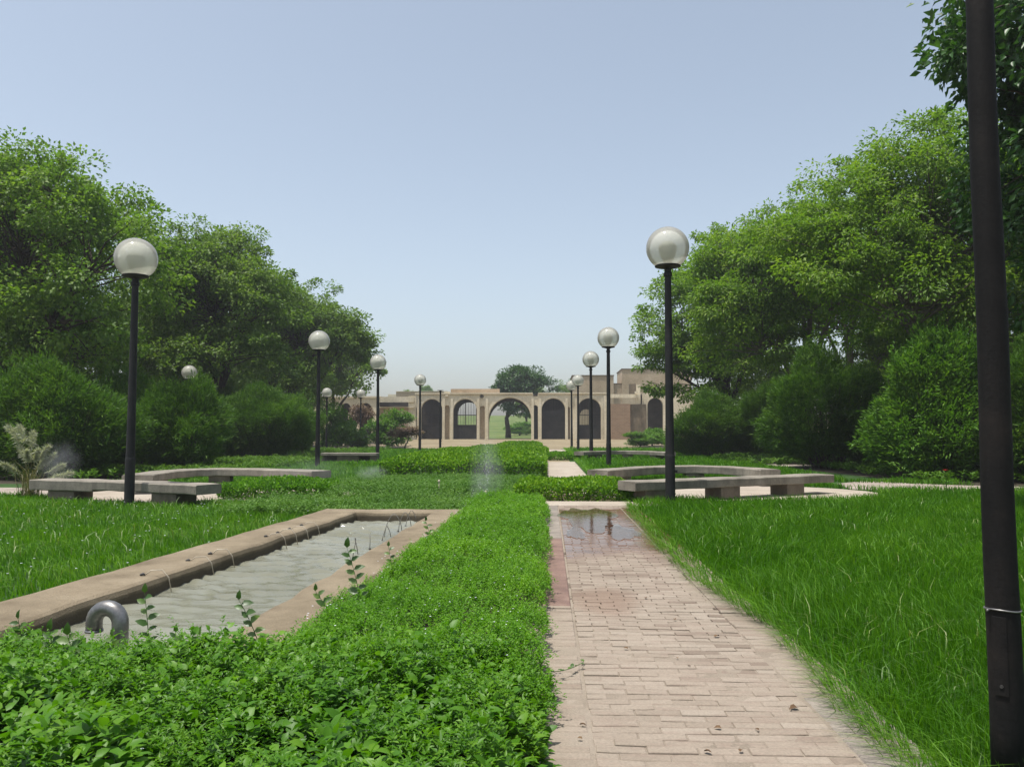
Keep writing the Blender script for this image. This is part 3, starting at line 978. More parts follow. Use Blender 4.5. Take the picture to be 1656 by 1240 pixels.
# ---- concrete benches
def slab_prof(w_, t_):
    c = 0.018
    return [(-w_ / 2 + c, 0), (-w_ / 2, -c), (-w_ / 2 + 0.005, -t_ + c), (-w_ / 2 + c, -t_), (w_ / 2 - c, -t_), (w_ / 2 - 0.005, -t_ + c), (w_ / 2, -c), (w_ / 2 - c, 0)]


def bez(a, b, c, n=18):
    a, b, c = Vector(a), Vector(b), Vector(c)
    return [a * (1 - t) ** 2 + b * 2 * t * (1 - t) + c * t * t for t in [k / (n - 1) for k in range(n)]]


def bench(pts, legs, label, th=0.17, wd=0.55, z=0.42, cut=None, leg_w=0.5, leg_h=None):
    o0 = pts[0]
    t = empty('concrete_bench', (o0.x, o0.y, 0))
    tag(t, label, 'bench', 'concrete benches round the paved bays')
    rel = [Vector((p.x - o0.x, p.y - o0.y, z + 0.004 * math.sin(i * 1.7))) for i, p in enumerate(pts)]
    if cut:
        k = int(cut * len(rel))
        MB().sweep(rel[:k + 1], slab_prof(wd, th + 0.03)).build('slab', M['bench'], t)
        r2 = [p.copy() for p in rel[k:]]
        r2[0] = r2[0] + (r2[1] - r2[0]) * 0.03
        MB().sweep(r2, slab_prof(wd, th)).build('slab', M['bench'], t)
    else:
        MB().sweep(rel, slab_prof(wd, th)).build('slab', M['bench'], t)
    for f in legs:
        i = f * (len(rel) - 1)
        a, b = rel[int(i)], rel[min(int(i) + 1, len(rel) - 1)]
        p = a.lerp(b, i - int(i))
        d = (rel[min(int(i) + 1, len(rel) - 1)] - rel[max(int(i) - 1, 0)])
        d.z = 0; d.normalize()
        lb = MB().box((-leg_w / 2, -wd * 0.42, -0.03), (leg_w / 2, wd * 0.42, z - th + 0.004))
        lo = lb.build('leg', M['bench_leg'], t, loc=(p.x, p.y, 0))
        lo.rotation_euler = (0, 0, math.atan2(d.y, d.x))
    return t


ZB = 0.42
gA = lambda u, v: G(u, v, ZB)
bench(bez(gA(1013, 778), gA(1150, 773), gA(1332, 766)), [0.12, 0.5, 0.82], 'straight grey bench behind the big lamp right of the path', cut=None)
bench(bez(gA(966, 760), gA(1110, 747), gA(1246, 759), 22), [0.1, 0.55, 0.92], 'pale curved bench at the back of the right paved bay', th=0.20)
bench(bez(gA(66, 774), gA(190, 776), gA(338, 783)), [0.2, 0.82], 'stained bench on the left lawn beside the plume grass', cut=0.42, leg_w=0.62)
bench(bez(gA(222, 768), gA(300, 752), gA(520, 761), 22), [0.12, 0.58], 'long curved bench at the back of the left paved bay', th=0.17, wd=0.62)
bench(bez(gA(936, 730), gA(1020, 727), gA(1084, 731)), [0.15, 0.5, 0.85], 'far thin bench on the lawn right of the path', th=0.17)
# far left bench with square openings in its base
a, b = gA(522, 732), gA(612, 732)
t = empty('masonry_bench', (a.x, a.y, 0))
tag(t, 'far left masonry bench with square openings in its base', 'bench', 'concrete benches round the paved bays')
Lb = (b - a).length
MB().box((0, -0.3, 0.31), (Lb, 0.3, ZB), c=0.015).build('slab', M['bench'], t)
wn = [(0.0, 0.12), (0.62, 1.55), (2.05, Lb)]
for (x0, x1) in ((0.0, 0.14), (0.68, 1.62), (2.10, Lb)):
    MB().box((x0, -0.24, -0.03), (x1, 0.24, 0.315)).build('pier', M['bench_leg'], t)
MB().box((0.05, 0.10, -0.03), (Lb - 0.1, 0.2, 0.312)).build('back_panel', M['dark_inside'], t)

# ================================================================== GATEHOUSE AND BUILDINGS
YB = 100.0


def BX(u, Y=YB): return P(u, 697, Y).x


def BZ(v, Y=YB): return P(885, v, Y).z


Z0 = 0.30


def arch_wall(mb, x0, x1, z0, z1, y0, y1, openings, n=14):
    """wall slab with round-headed openings (xa, xb, crown height[, sill]); faces, reveals and soffits"""
    ops = sorted(openings)
    cur = x0
    q = lambda xa, xb, za, zb: mb.box((xa, y0, za), (xb, y1, zb))
    for (a, b, top) in ops:
        if a - cur > 0.01: q(cur, a, z0, z1)
        r = (b - a) / 2
        spring = max(top - r, z0 + 0.2)
        rv = top - spring
        cx = (a + b) / 2
        xs = [cx - r * math.cos(math.pi * k / n) for k in range(n + 1)]
        zs = [spring + rv * math.sin(math.pi * k / n) for k in range(n + 1)]
        for k in range(n):
            v = [(xs[k], y0, zs[k]), (xs[k + 1], y0, zs[k + 1]), (xs[k + 1], y0, z1), (xs[k], y0, z1),
                 (xs[k], y1, zs[k]), (xs[k + 1], y1, zs[k + 1]), (xs[k + 1], y1, z1), (xs[k], y1, z1)]
            mb.add(v, [(0, 1, 2, 3), (5, 4, 7, 6), (0, 4, 5, 1), (3, 2, 6, 7)])
        cur = b
    if x1 - cur > 0.01: q(cur, x1, z0, z1)
    return mb


gate = empty('arched_gatehouse', (0, YB, Z0))
tag(gate, 'sand coloured arcaded gatehouse with five round arches at the garden end', 'gatehouse')


def gpart(name, mb, mat, parent=gate):
    mb.v = [(x, y - YB, z - Z0) for x, y, z in mb.v]
    return mb.build(name, mat, parent)


ZT = BZ(637)
arches = [(681, 715, 645), (733, 771, 645), (790, 859, 643), (876, 914, 644), (934, 972, 644)]
ops = [(BX(a), BX(b), BZ(v)) for a, b, v in arches]
nich = [(718.5, 727, 655), (776, 784, 656), (862, 870, 655), (917, 922, 658)]
nops = [(BX(a), BX(b), BZ(v)) for a, b, v in nich]
gpart('front_wall', arch_wall(MB(), BX(671), BX(981), Z0 - 0.2, ZT, YB, YB + 0.7, ops + nops), M['plaster'])
for k, (a, b, v) in enumerate(nich):
    gpart('niche_back', MB().box((BX(a) - 0.05, YB + 0.42, Z0 - 0.1), (BX(b) + 0.05, YB + 0.68, BZ(v) + 0.1)), M['plaster_tan'] if k != 2 else M['gate'])
# piers standing proud either side of each arch
for (a, b, v) in arches:
    for xx, s in ((BX(a), -1), (BX(b), 1)):
        x0, x1 = sorted((xx + s * 0.03, xx + s * 0.34))
        gpart('pier', MB().box((x0, YB - 0.16, Z0 - 0.1), (x1, YB + 0.003, ZT - 0.55)), M['plaster'])
# archivolts
for (a, b, v) in arches:
    xa, xb, zt = BX(a), BX(b), BZ(v)
    r = (xb - xa) / 2
    cx, spring = (xa + xb) / 2, zt - r
    vs, fs = [], []
    n = 18
    for k in range(n + 1):
        an = math.pi * k / n
        for rr, yy in ((r + 0.03, YB - 0.10), (r + 0.34, YB - 0.10), (r + 0.34, YB + 0.002), (r + 0.03, YB + 0.002)):
            vs.append((cx - rr * math.cos(an), yy, spring + rr * math.sin(an)))
    for k in range(n):
        for j in range(4):
            fs.append((k * 4 + j, k * 4 + (j + 1) % 4, (k + 1) * 4 + (j + 1) % 4, (k + 1) * 4 + j))
    gpart('arch_moulding', MB().add(vs, fs), M['plaster'])
# cornice in two runs with the notch over the dark slot
gpart('cornice', MB().box((BX(671), YB - 0.22, ZT + 0.003), (BX(861.5), YB + 0.75, ZT + 0.16)), M['plaster'])
gpart('cornice', MB().box((BX(870.5), YB - 0.22, ZT + 0.003), (BX(981), YB + 0.75, ZT + 0.16)), M['plaster'])
gpart('notch', MB().box((BX(862.5), YB - 0.06, ZT - 0.25), (BX(869.5), YB + 0.01, ZT + 0.05)), M['gate'])
gpart('roof_slab', MB().box((BX(673), YB + 0.70, ZT - 0.35), (BX(979), YB + 5.4, ZT - 0.02)), M['plaster_tan'])
bo = [(BX(733), BX(771), BZ(648)), (BX(786), BX(861), BZ(646)), (BX(940), BX(962), BZ(660))]
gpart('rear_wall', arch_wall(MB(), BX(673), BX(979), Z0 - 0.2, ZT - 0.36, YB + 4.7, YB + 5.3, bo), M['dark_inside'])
for u in (776, 872):
    gpart('passage_wall', MB().box((BX(u) - 0.15, YB + 0.72, Z0 - 0.1), (BX(u) + 0.15, YB + 4.68, ZT - 0.37)), M['plaster'])
for (u0, u1, vv, yy, mt) in ((723, 805, 626, 3.6, 'plaster_tan'), (672, 716, 633.5, 2.0, 'plaster_tan'), (718, 727, 633, -0.1, 'plaster')):
    gpart('parapet', MB().box((BX(u0), YB + yy, ZT + 0.005), (BX(u1), YB + yy + 0.6, BZ(vv))), M[mt])
# metal gates in the side arches
for k in (0, 1, 3, 4):
    a, b, v = arches[k]
    xa, xb, zt = BX(a), BX(b), BZ(v)
    r = (xb - xa) / 2
    g_ = empty('gate', ((xa + xb) / 2, 0.30, 0)); g_.parent = gate
    mbb = MB()
    nb = 15
    for i in range(nb):
        x = -r + 0.06 + (2 * r - 0.12) * i / (nb - 1)
        h = (zt - r - Z0) + math.sqrt(max(0, r * r - x * x)) - 0.05
        wv = 0.06 if i in (0, 7, 14) else 0.022
        mbb.box((x - wv, -0.02, 0.02), (x + wv, 0.02, h))
    mbb.build('bars', M['gate'], g_)
    for z in (0.12, 1.75, 3.0):
        MB().box((-r + 0.03, -0.035, z), (r - 0.03, 0.035, z + 0.09)).build('rail', M['gate'], g_)
    MB().box((-r + 0.05, 0.024, 0.1), (r - 0.05, 0.045, 1.76 if k != 3 else (zt - r - Z0))).build('panel', M['gate'], g_)
# round emblem over the pier
gpart('emblem', MB().tube([(BX(779), YB - 0.05, BZ(640.5)), (BX(779), YB + 0.01, BZ(640.5))], 0.26, 16), M['plaster_old'])
gpart('emblem', MB().tube([(BX(779), YB - 0.07, BZ(640.5)), (BX(779), YB - 0.045, BZ(640.5))], 0.13, 12), M['gate'])
gpart('plaque', MB().box((BX(775), YB - 0.03, BZ(646)), (BX(783), YB + 0.01, BZ(645))), M['plaster_tan'])
for u in (720, 1030):
    pass
gpart('floodlight', MB().box((BX(720), YB - 0.35, ZT - 0.30), (BX(725), YB - 0.05, ZT - 0.1)), M['plaster'])

# low pavilion on the left
pav = empty('low_pavilion', (BX(600, 97), 97, 0.30))
tag(pav, 'low sand coloured pavilion with two arches left of the gatehouse', 'building')


def ppart(name, mb, mat, parent=pav):
    o = pav.location
    mb.v = [(x - o.x, y - o.y, z - o.z) for x, y, z in mb.v]
    return mb.build(name, mat, parent)


Y2 = 97.0
bx2 = lambda u: BX(u, Y2)
bz2 = lambda v: BZ(v, Y2)
ppart('arcade_wall', arch_wall(MB(), bx2(505), bx2(612), 0.1, bz2(643), Y2, Y2 + 0.6, [(bx2(549), bx2(567), bz2(651)), (bx2(580), bx2(601), bz2(651))]), M['plaster'])
ppart('roof_slab', MB().box((bx2(505), Y2 - 0.15, bz2(643) + 0.004), (bx2(614), Y2 + 6, bz2(640))), M['plaster'])
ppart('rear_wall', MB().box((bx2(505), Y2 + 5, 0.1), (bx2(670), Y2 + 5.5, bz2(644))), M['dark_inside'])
ppart('side_wall', MB().box((bx2(613), Y2 + 0.2, 0.1), (bx2(672), Y2 + 0.8, bz2(658.5))), M['plaster_tan'])
ppart('lintel', MB().box((bx2(613), Y2 - 0.1, bz2(650)), (bx2(669), Y2 + 0.7, bz2(641))), M['plaster'])
ppart('ledge', MB().box((bx2(613), Y2 - 0.15, bz2(659)), (bx2(670), Y2 + 0.9, bz2(657.3))), M['plaster'])
ppart('end_pier', MB().box((bx2(660), Y2 + 0.05, 0.1), (bx2(672), Y2 + 0.95, bz2(640))), M['plaster'])
mbx = MB()
vs = [(bx2(615), Y2 - 0.9, bz2(654)), (bx2(660), Y2 - 0.9, bz2(654.5)), (bx2(640), Y2 - 0.9, bz2(650.5)), (bx2(618), Y2 - 0.9, bz2(652)),
      (bx2(615), Y2 + 0.1, bz2(654)), (bx2(660), Y2 + 0.1, bz2(654.5)), (bx2(640), Y2 + 0.1, bz2(650.5)), (bx2(618), Y2 + 0.1, bz2(652))]
mbx.add(vs, [(0, 1, 2, 3), (4, 7, 6, 5), (0, 4, 5, 1), (1, 5, 6, 2), (2, 6, 7, 3), (3, 7, 4, 0)])
ppart('canopy', mbx, M['gate'])
for u in (569, 572.5):
    ppart('post', MB().box((bx2(u) - 0.06, Y2 - 1.6, 0.0), (bx2(u) + 0.06, Y2 - 1.48, bz2(668))), M['plaster'])
ppart('floodlight', MB().box((bx2(537), Y2 - 0.4, bz2(648)), (bx2(541), Y2 - 0.01, bz2(644))), M['plaster'])

# brick bay and single arch on the right
blk = empty('brick_screen_wall', (BX(1015, 98), 98, 0.3))
tag(blk, 'brown brick screen wall with a shade-toned bay right of the gatehouse', 'wall')


def brick_wall_mat():
    m, nt, out = new_mat('far_brick')
    ps = pos(nt)
    sp = nt.nodes.new('ShaderNodeSeparateXYZ'); nt.links.new(ps, sp.inputs[0])
    cb = nt.nodes.new('ShaderNodeCombineXYZ')
    nt.links.new(sp.outputs[0], cb.inputs[0]); nt.links.new(sp.outputs[2], cb.inputs[1])
    bt = nt.nodes.new('ShaderNodeTexBrick')
    nt.links.new(cb.outputs[0], bt.inputs['Vector'])
    bt.inputs['Color1'].default_value = (0.34, 0.22, 0.14, 1)
    bt.inputs['Color2'].default_value = (0.24, 0.15, 0.095, 1)
    bt.inputs['Mortar'].default_value = (0.36, 0.28, 0.20, 1)
    bt.inputs['Scale'].default_value = 1.0
    bt.inputs['Brick Width'].default_value = 0.42
    bt.inputs['Row Height'].default_value = 0.17
    bt.inputs['Mortar Size'].default_value = 0.02
    n_ = noise(nt, ps, 0.8, 5.0)
    c = mixc(nt, math_(nt, 'MULTIPLY', n_, 0.6), bt.outputs['Color'], (0.25, 0.18, 0.12))
    principled(nt, out, c, 0.95, 0.2)
    return m


M['far_brick'] = brick_wall_mat()


def bpart(name, mb, mat, o):
    l = o.location
    mb.v = [(x - l.x, y - l.y, z - l.z) for x, y, z in mb.v]
    return mb.build(name, mat, o)


Y3 = 98.0
b3, z3 = (lambda u: BX(u, Y3)), (lambda v: BZ(v, Y3))
bpart('brick_bay', MB().box((b3(985), Y3, 0.0), (b3(1019.5), Y3 + 0.9, z3(653))), M['far_brick'], blk)
bpart('shade_toned_bay', MB().box((b3(1020), Y3 + 0.35, 0.0), (b3(1046), Y3 + 1.2, z3(653.5))), M['plaster_old'], blk)  # different stone, with the shade of this face put into its colour
bpart('frame_post', MB().box((b3(978), Y3 - 0.1, 0.0), (b3(985) - 0.01, Y3 + 0.9, z3(640))), M['plaster'], blk)
bpart('frame_beam', MB().box((b3(985), Y3 + 0.05, z3(643.5)), (b3(1034), Y3 + 0.6, z3(637.5))), M['plaster'], blk)
bpart('frame_post', MB().box((b3(1031), Y3 + 0.4, z3(653)), (b3(1037), Y3 + 0.9, z3(622))), M['plaster'], blk)
bpart('roof_box', MB().box((b3(1020), Y3 + 1.3, z3(636)), (b3(1031), Y3 + 2.0, z3(620))), M['plaster_old'], blk)
bpart('floodlight', MB().box((b3(1027), Y3 - 0.35, z3(637)), (b3(1031.5), Y3 + 0.0, z3(633))), M['plaster'], blk)
ra = empty('single_archway', (BX(1060, 99), 99, 0.3))
tag(ra, 'single dark archway at the right end behind the lamp post', 'archway')
Y4 = 99.0
b4, z4 = (lambda u: BX(u, Y4)), (lambda v: BZ(v, Y4))
bpart('arch_wall', arch_wall(MB(), b4(1040), b4(1130), 0.0, z4(636), Y4, Y4 + 0.7, [(b4(1047.5), b4(1073), z4(643.5))]), M['plaster'], ra)
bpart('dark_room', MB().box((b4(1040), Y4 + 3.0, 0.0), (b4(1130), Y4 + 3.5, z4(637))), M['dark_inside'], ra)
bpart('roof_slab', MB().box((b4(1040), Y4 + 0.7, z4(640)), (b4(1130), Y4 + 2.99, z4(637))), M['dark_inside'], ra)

# stepped blocks behind
sb = empty('stepped_building', (BX(990, 112), 112, 0.3))
tag(sb, 'tan stepped flat roofed building rising behind the right arches', 'building')
Y5 = 112.0
b5, z5 = (lambda u: BX(u, Y5)), (lambda v: BZ(v, Y5))
for (u0, u1, v, dy) in ((926, 993, 608, 0.0), (993, 1008, 621, 0.6), (1007, 1120, 597.5, 0.3)):
    bpart('block', MB().box((b5(u0), Y5 + dy, 0.0), (b5(u1), Y5 + dy + 8, z5(v))), M['plaster_tan'], sb)
    bpart('coping', MB().box((b5(u0) - 0.08, Y5 + dy - 0.08, z5(v) + 0.003), (b5(u1) + 0.08, Y5 + dy + 8.1, z5(v) + 0.12)), M['plaster_old'], sb)
lb = empty('flat_roofed_building', (BX(680, 112), 112, 0.3))
tag(lb, 'long low flat roofed building behind the left gate arches', 'building')
bpart('block', MB().box((b5(640), Y5, 0.0), (b5(722), Y5 + 7, z5(633))), M['plaster_tan'], lb)
bpart('coping', MB().box((b5(639.5), Y5 - 0.1, z5(633) + 0.003), (b5(722.5), Y5 + 7.1, z5(632))), M['plaster'], lb)
bpart('mast', MB().box((b5(627), Y5, 0.0), (b5(640) - 0.01, Y5 + 5, z5(637))), M['plaster'], lb)


# ================================================================== TREES AND BUSHES
def crown_arrays(lobes, n_clumps, per, L, W, seed, sig=0.36, flat=0.6, droop=0.15, shell=0.55, low=-0.45, narrow=False, spray=0.0):
    g = np.random.default_rng(seed)
    lob = np.array(lobes, float)
    base_n = len(lob)
    m_sub = 16
    pick = g.integers(0, base_n, m_sub)
    sd = rdir(m_sub, -0.35, g)
    sub = np.concatenate([lob[pick, :3] + sd * lob[pick, 3:] * g.uniform(0.68, 0.92, (m_sub, 1)), lob[pick, 3:] * g.uniform(0.28, 0.48, (m_sub, 1))], 1)
    lob = np.concatenate([lob, sub])
    wgt = (lob[:, 3] * lob[:, 4] + lob[:, 3] * lob[:, 5]) ** 1.0
    idx = g.choice(len(lob), n_clumps, p=wgt / wgt.sum())
    d = rdir(n_clumps, low, g)
    rad = shell + (1.06 - shell) * g.random(n_clumps) ** 0.6
    c = lob[idx, :3] + d * lob[idx, 3:] * rad[:, None]
    hole = np.sin(c[:, 0] * 1.5 + 1) * np.cos(c[:, 1] * 1.4) + np.sin(c[:, 2] * 1.9 + c[:, 0] * 0.8) + 0.6 * np.sin(c[:, 1] * 2.7 - c[:, 2] * 2.2)
    kp = hole > np.quantile(hole, 0.26)
    c, d, idx = c[kp], d[kp], idx[kp]
    n_clumps = len(c)
    csz = g.uniform(0.45, 1.5, n_clumps)
    crn = g.uniform(0, 1, n_clumps)
    k = np.repeat(np.arange(n_clumps), per)
    n = len(k)
    off = rdir(n, -1, g) * (g.random(n) ** 0.5)[:, None] * np.array([1, 1, flat]) * sig * 1.55 * csz[k][:, None]
    p = c[k] + off
    outd = unit(off + 1e-6) + d[k] * 0.5 + np.array([0, 0, -0.25]) + g.normal(0, 0.45, (n, 3))
    nn = unit(d[k] * 0.5 + np.array([0, 0, 0.9]) + g.normal(0, 0.55, (n, 3)))
    s = g.uniform(0.65, 1.3, n)
    V, F = leaf_geo(p, outd, nn, L * s, W * s, 0.16, droop)
    r = np.clip(0.30 * crn[k] + 0.70 * g.random(n), 0, 1)
    idx = np.where(idx >= base_n, pick[np.maximum(idx - base_n, 0)], idx)
    return V, F, np.repeat(r, 4), c, idx


def trunk_mesh(lobes, c, idx, h, r0, seed, mat, twigs=0.35, fork=None):
    g = random.Random(seed)
    mb = MB()
    f = Vector((g.uniform(-.25, .25), g.uniform(-.25, .25), h))
    pts = [Vector((0, 0, -0.05)), Vector((g.uniform(-.08, .08), g.uniform(-.08, .08), h * 0.4)), f * 0.75 + Vector((0, 0, 0)), f]
    mb.tube(pts, [r0 * 1.25, r0, r0 * 0.85, r0 * 0.75], 10)
    for i, lo in enumerate(lobes):
        e = Vector(lo[:3])
        mid = f.lerp(e, 0.5) + Vector((g.uniform(-.4, .4), g.uniform(-.4, .4), g.uniform(-.1, .5)))
        mb.tube([f - Vector((0, 0, 0.15)), f.lerp(mid, 0.5) + Vector((0, 0, 0.15)), mid, e], [r0 * 0.55, r0 * 0.45, r0 * 0.33, r0 * 0.16], 7)
        for j in np.where(idx == i)[0]:
            if g.random() > twigs: continue
            q = Vector(c[j])
            st = mid.lerp(e, g.uniform(0.2, 1.0))
            m2 = st.lerp(q, 0.55) + Vector((g.uniform(-.2, .2), g.uniform(-.2, .2), g.uniform(0, .3)))
            mb.tube([st, m2, q], [r0 * 0.15, r0 * 0.09, r0 * 0.03], 4, caps=False)
    return mb.mesh('trunk', mat, True)


TREE_CACHE = {}
ROW = {'trees lining the left side': 1.34, 'trees lining the right side': 1.24}


def tree(key, x, y, label, lobes=None, n_clumps=300, per=120, L=0.13, W=0.07, seed=1, mat='tree_olive', h=2.2, r0=0.2,
         bark='bark', rz=0.0, scale=1.0, group=None, cat='tree', name='broadleaf_tree', twigs=0.35, **kw):
    if key not in TREE_CACHE:
        V, F, r, c, idx = crown_arrays(lobes, n_clumps, per, L, W, seed, **kw)
        TREE_CACHE[key] = (np_mesh('crown', V, F, M[mat], r), trunk_mesh(lobes, c, idx, h, r0, seed, M[bark], twigs))
    cr, tr = TREE_CACHE[key]
    z = float(gz(x, y))
    sc3 = Vector((scale,) * 3 if not hasattr(scale, '__len__') else scale)
    k = ROW.get(group, 1.0) if key != 'R1' else 1.0
    t = empty(name, (x * k, y * k, z - 0.3 * (k - 1)), rz)     # the rows stand well behind the bushes
    t.scale = sc3 * k
    tag(t, label, cat, group)
    put('trunk', tr, t)
    put('crown', cr, t)
    return t


LG, RG = 'trees lining the left side', 'trees lining the right side'
# left row
tree('L1', -13.9, 20.5, 'nearest left tree with open olive green crown',
     [(0, 0, 6.2, 2.9, 3, 2.5), (2.3, -0.5, 5.4, 2.1, 2.2, 1.8), (0.9, 0.3, 7.3, 2.2, 2.2, 1.5), (-2.6, 0, 6.8, 2.6, 2.6, 2.4), (2.0, -1.0, 3.9, 2.1, 1.8, 1.3), (-1, -1.5, 4.0, 2.6, 2, 1.6)],
     760, 105, 0.105, 0.075, 11, 'tree_olive', 2.4, 0.21, sig=0.30, flat=0.7, shell=0.42, low=-0.8, group=LG)
tree('L2', -12.7, 30.5, 'second left tree with dense dull green crown',
     [(0, 0, 6.3, 2.9, 2.8, 2.5), (1.4, -0.6, 5.6, 2.1, 2, 1.8), (-1.6, 0, 6.2, 2.2, 2.4, 2.3), (0.2, 0, 7.6, 1.9, 2, 1.3), (0.8, -1.2, 3.9, 2.5, 1.9, 1.6)],
     760, 95, 0.125, 0.08, 12, 'tree_dull', 2.2, 0.22, sig=0.30, flat=0.65, shell=0.45, low=-0.8, group=LG)
tree('L3', -13.2, 42.5, 'third left tree, tall dull crown stepping down to the right',
     [(0, 0, 6.6, 2.8, 2.8, 2.8), (1.6, -0.5, 6.2, 2.1, 2.2, 1.9), (-1.9, 0, 7.2, 2.4, 2.4, 2.3), (-0.5, -1.2, 4.0, 2.5, 1.9, 1.8), (2.3, -0.8, 5.5, 1.6, 1.5, 1.2)],
     720, 95, 0.15, 0.09, 13, 'tree_dull', 2.2, 0.22, sig=0.32, flat=0.6, shell=0.45, low=-0.8, group=LG)
tree('L4', -15.2, 57.5, 'farthest left tree with yellowish green crown above the pavilion',
     [(0, 0, 5.8, 2.4, 2.4, 2.6), (1.4, -0.4, 5.1, 1.8, 1.8, 1.5), (-1.2, 0, 6.5, 2, 2.2, 2.2), (-1.2, -1, 4.2, 1.8, 1.6, 1.4)],
     460, 85, 0.19, 0.115, 14, 'tree_olive', 2.2, 0.2, sig=0.36, flat=0.65, shell=0.45, low=-0.8, group=LG)
tree('L1', -17.6, 27.0, 'olive tree in the second left row behind the nearest bushes', rz=2.1, scale=0.95, group=LG)
tree('L3', -17.5, 36.5, 'dull tree in the second left row behind the second crown', rz=3.6, scale=0.95, group=LG)
tree('L2', -17.3, 50.0, 'tree in the second left row behind the third crown', rz=1.0, scale=1.0, group=LG)
tree('L2', -19.2, 64.0, 'tree at the far back of the left row', rz=4.0, scale=(1.1, 1.1, 0.95), group=LG)
tree('L3', -21.0, 24.0, 'tree at the left frame edge behind the others', rz=5.0, scale=0.9, group=LG)
tree('L1', -22.5, 33.0, 'olive tree in the third left row', rz=0.5, scale=0.85, group=LG)
tree('L3', -23.0, 46.0, 'dull tree in the third left row', rz=1.5, scale=0.9, group=LG)
tree('L2', -24.5, 60.0, 'tree behind all the others on the left', rz=2.5, scale=(1.2, 1.2, 0.9), group=LG)
# right row
tree('R1', 9.5, 13.2, 'nearest right tree with large dark leaves behind the steel post',
     [(0, 0, 8.4, 2.4, 2.4, 2.2), (-1.3, -0.4, 8.6, 1.9, 1.8, 1.7), (-0.5, 0, 6.2, 2.2, 2.2, 1.9), (1.6, 0, 6.6, 2.2, 2.2, 2.2), (0.1, -0.2, 3.9, 2.3, 2.0, 1.9), (-1.0, 0.4, 9.8, 1.5, 1.5, 1.2), (-1.0, -0.3, 7.3, 1.9, 1.8, 1.7)],
     720, 85, 0.15, 0.085, 21, 'tree_dark', 2.4, 0.2, sig=0.26, flat=0.75, shell=0.4, low=-0.85, droop=0.3, group=RG)
tree('R2', 10.1, 21.5, 'second right tree with broad rounded green crown',
     [(0, 0, 6.6, 3.1, 3, 2.7), (-1.9, -0.6, 6.1, 2.2, 2, 2.0), (0.5, 0, 8.0, 2.4, 2.3, 1.5), (1.8, 0, 6.6, 2.3, 2.3, 2.4), (-1.2, -1.2, 4.4, 2.4, 1.9, 1.6)],
     860, 100, 0.11, 0.055, 22, 'tree_green', 2.3, 0.22, 'pale_bark', sig=0.30, flat=0.5, shell=0.45, low=-0.8, droop=0.3, group=RG)
tree('R3', 9.2, 29.5, 'third right tree with bright feathery crown arching over the lawn',
     [(0, 0, 6.8, 3.0, 2.8, 2.9), (-2.0, -0.4, 6.2, 2.1, 2.2, 2.2), (0.4, 0, 8.6, 2.3, 2.2, 1.6), (1.8, 0, 7.2, 2.3, 2.3, 2.3), (-1.9, -0.8, 4.2, 2.1, 1.8, 1.8)],
     860, 95, 0.13, 0.065, 23, 'tree_green', 2.3, 0.24, 'pale_bark', sig=0.31, flat=0.5, shell=0.45, low=-0.8, droop=0.3, group=RG)
tree('R4', 8.5, 38.5, 'farthest tall right tree reaching toward the gatehouse',
     [(0, 0, 7.0, 3.0, 2.8, 3.1), (-2.3, -0.3, 6.0, 2.0, 2.0, 2.4), (0.0, 0, 9.2, 2.2, 2.1, 1.7), (1.8, 0, 7.6, 2.3, 2.3, 2.4), (-2.6, -0.5, 3.9, 1.7, 1.5, 1.7), (-0.6, -0.8, 3.9, 2.4, 1.7, 1.9)],
     900, 92, 0.15, 0.075, 24, 'tree_green', 2.2, 0.24, sig=0.32, flat=0.5, shell=0.45, low=-0.8, droop=0.3, group=RG)
tree('R2', 14.6, 26.0, 'green tree in the second right row behind the round bush', rz=2.0, scale=1.02, group=RG)
tree('R3', 13.6, 36.0, 'feathery tree in the second right row', rz=3.0, scale=1.0, group=RG)
tree('R3', 13.2, 17.5, 'tree in the second right row behind the steel post', rz=4.1, scale=0.95, group=RG)
tree('R4', 12.0, 49.0, 'tree at the far back of the right row', rz=2.4, scale=0.85, group=RG)
tree('R2', 18.0, 20.0, 'tree at the right frame edge behind the others', rz=1.1, scale=0.95, group=RG)
tree('R4', 18.5, 31.0, 'tree in the third right row', rz=3.4, scale=0.85, group=RG)
tree('R3', 18.5, 43.0, 'tree behind all the others on the right', rz=0.8, scale=0.9, group=RG)

# tree beyond the gatehouse, and the pale far ones
p = P(822, 697, 114)
tree('FAR', p.x, 114, 'dark round tree rising behind the central arch',
     [(1.6, 0, 7.2, 3.6, 3.0, 2.6), (4.2, 0, 6.6, 2.8, 2.6, 2.0), (0.2, 0, 6.2, 2.2, 2.2, 1.8), (2.6, 0, 8.5, 2.4, 2, 1.3), (2.0, -0.6, 4.6, 2.6, 1.8, 1.6)],
     330, 80, 0.30, 0.17, 31, 'tree_dark', 3.0, 0.36, sig=0.5, flat=0.7, shell=0.5, low=-0.8)
p = P(852, 697, 150)
tree('R4', p.x, 150, 'dim tree on the lawn seen through the central arch', rz=1.0, scale=1.0)
for (u, Y, s, lab) in ((657, 210, 0.85, 'leftmost faint far tree over the flat roof'), (690, 215, 1.0, 'taller faint far tree over the flat roof'), (708, 205, 0.8, 'rightmost faint far tree over the flat roof')):
    p = P(u, 697, Y)
    tree('L4', p.x, Y, lab, rz=u, scale=(s * 0.72, s * 0.72, s * 0.95), group='faint trees beyond the roofs')
p = P(900, 697, 128)
tree('L3', p.x + 3.4, 128, 'light green tree between the dark crown and the stepped building', rz=0.6, scale=0.95)


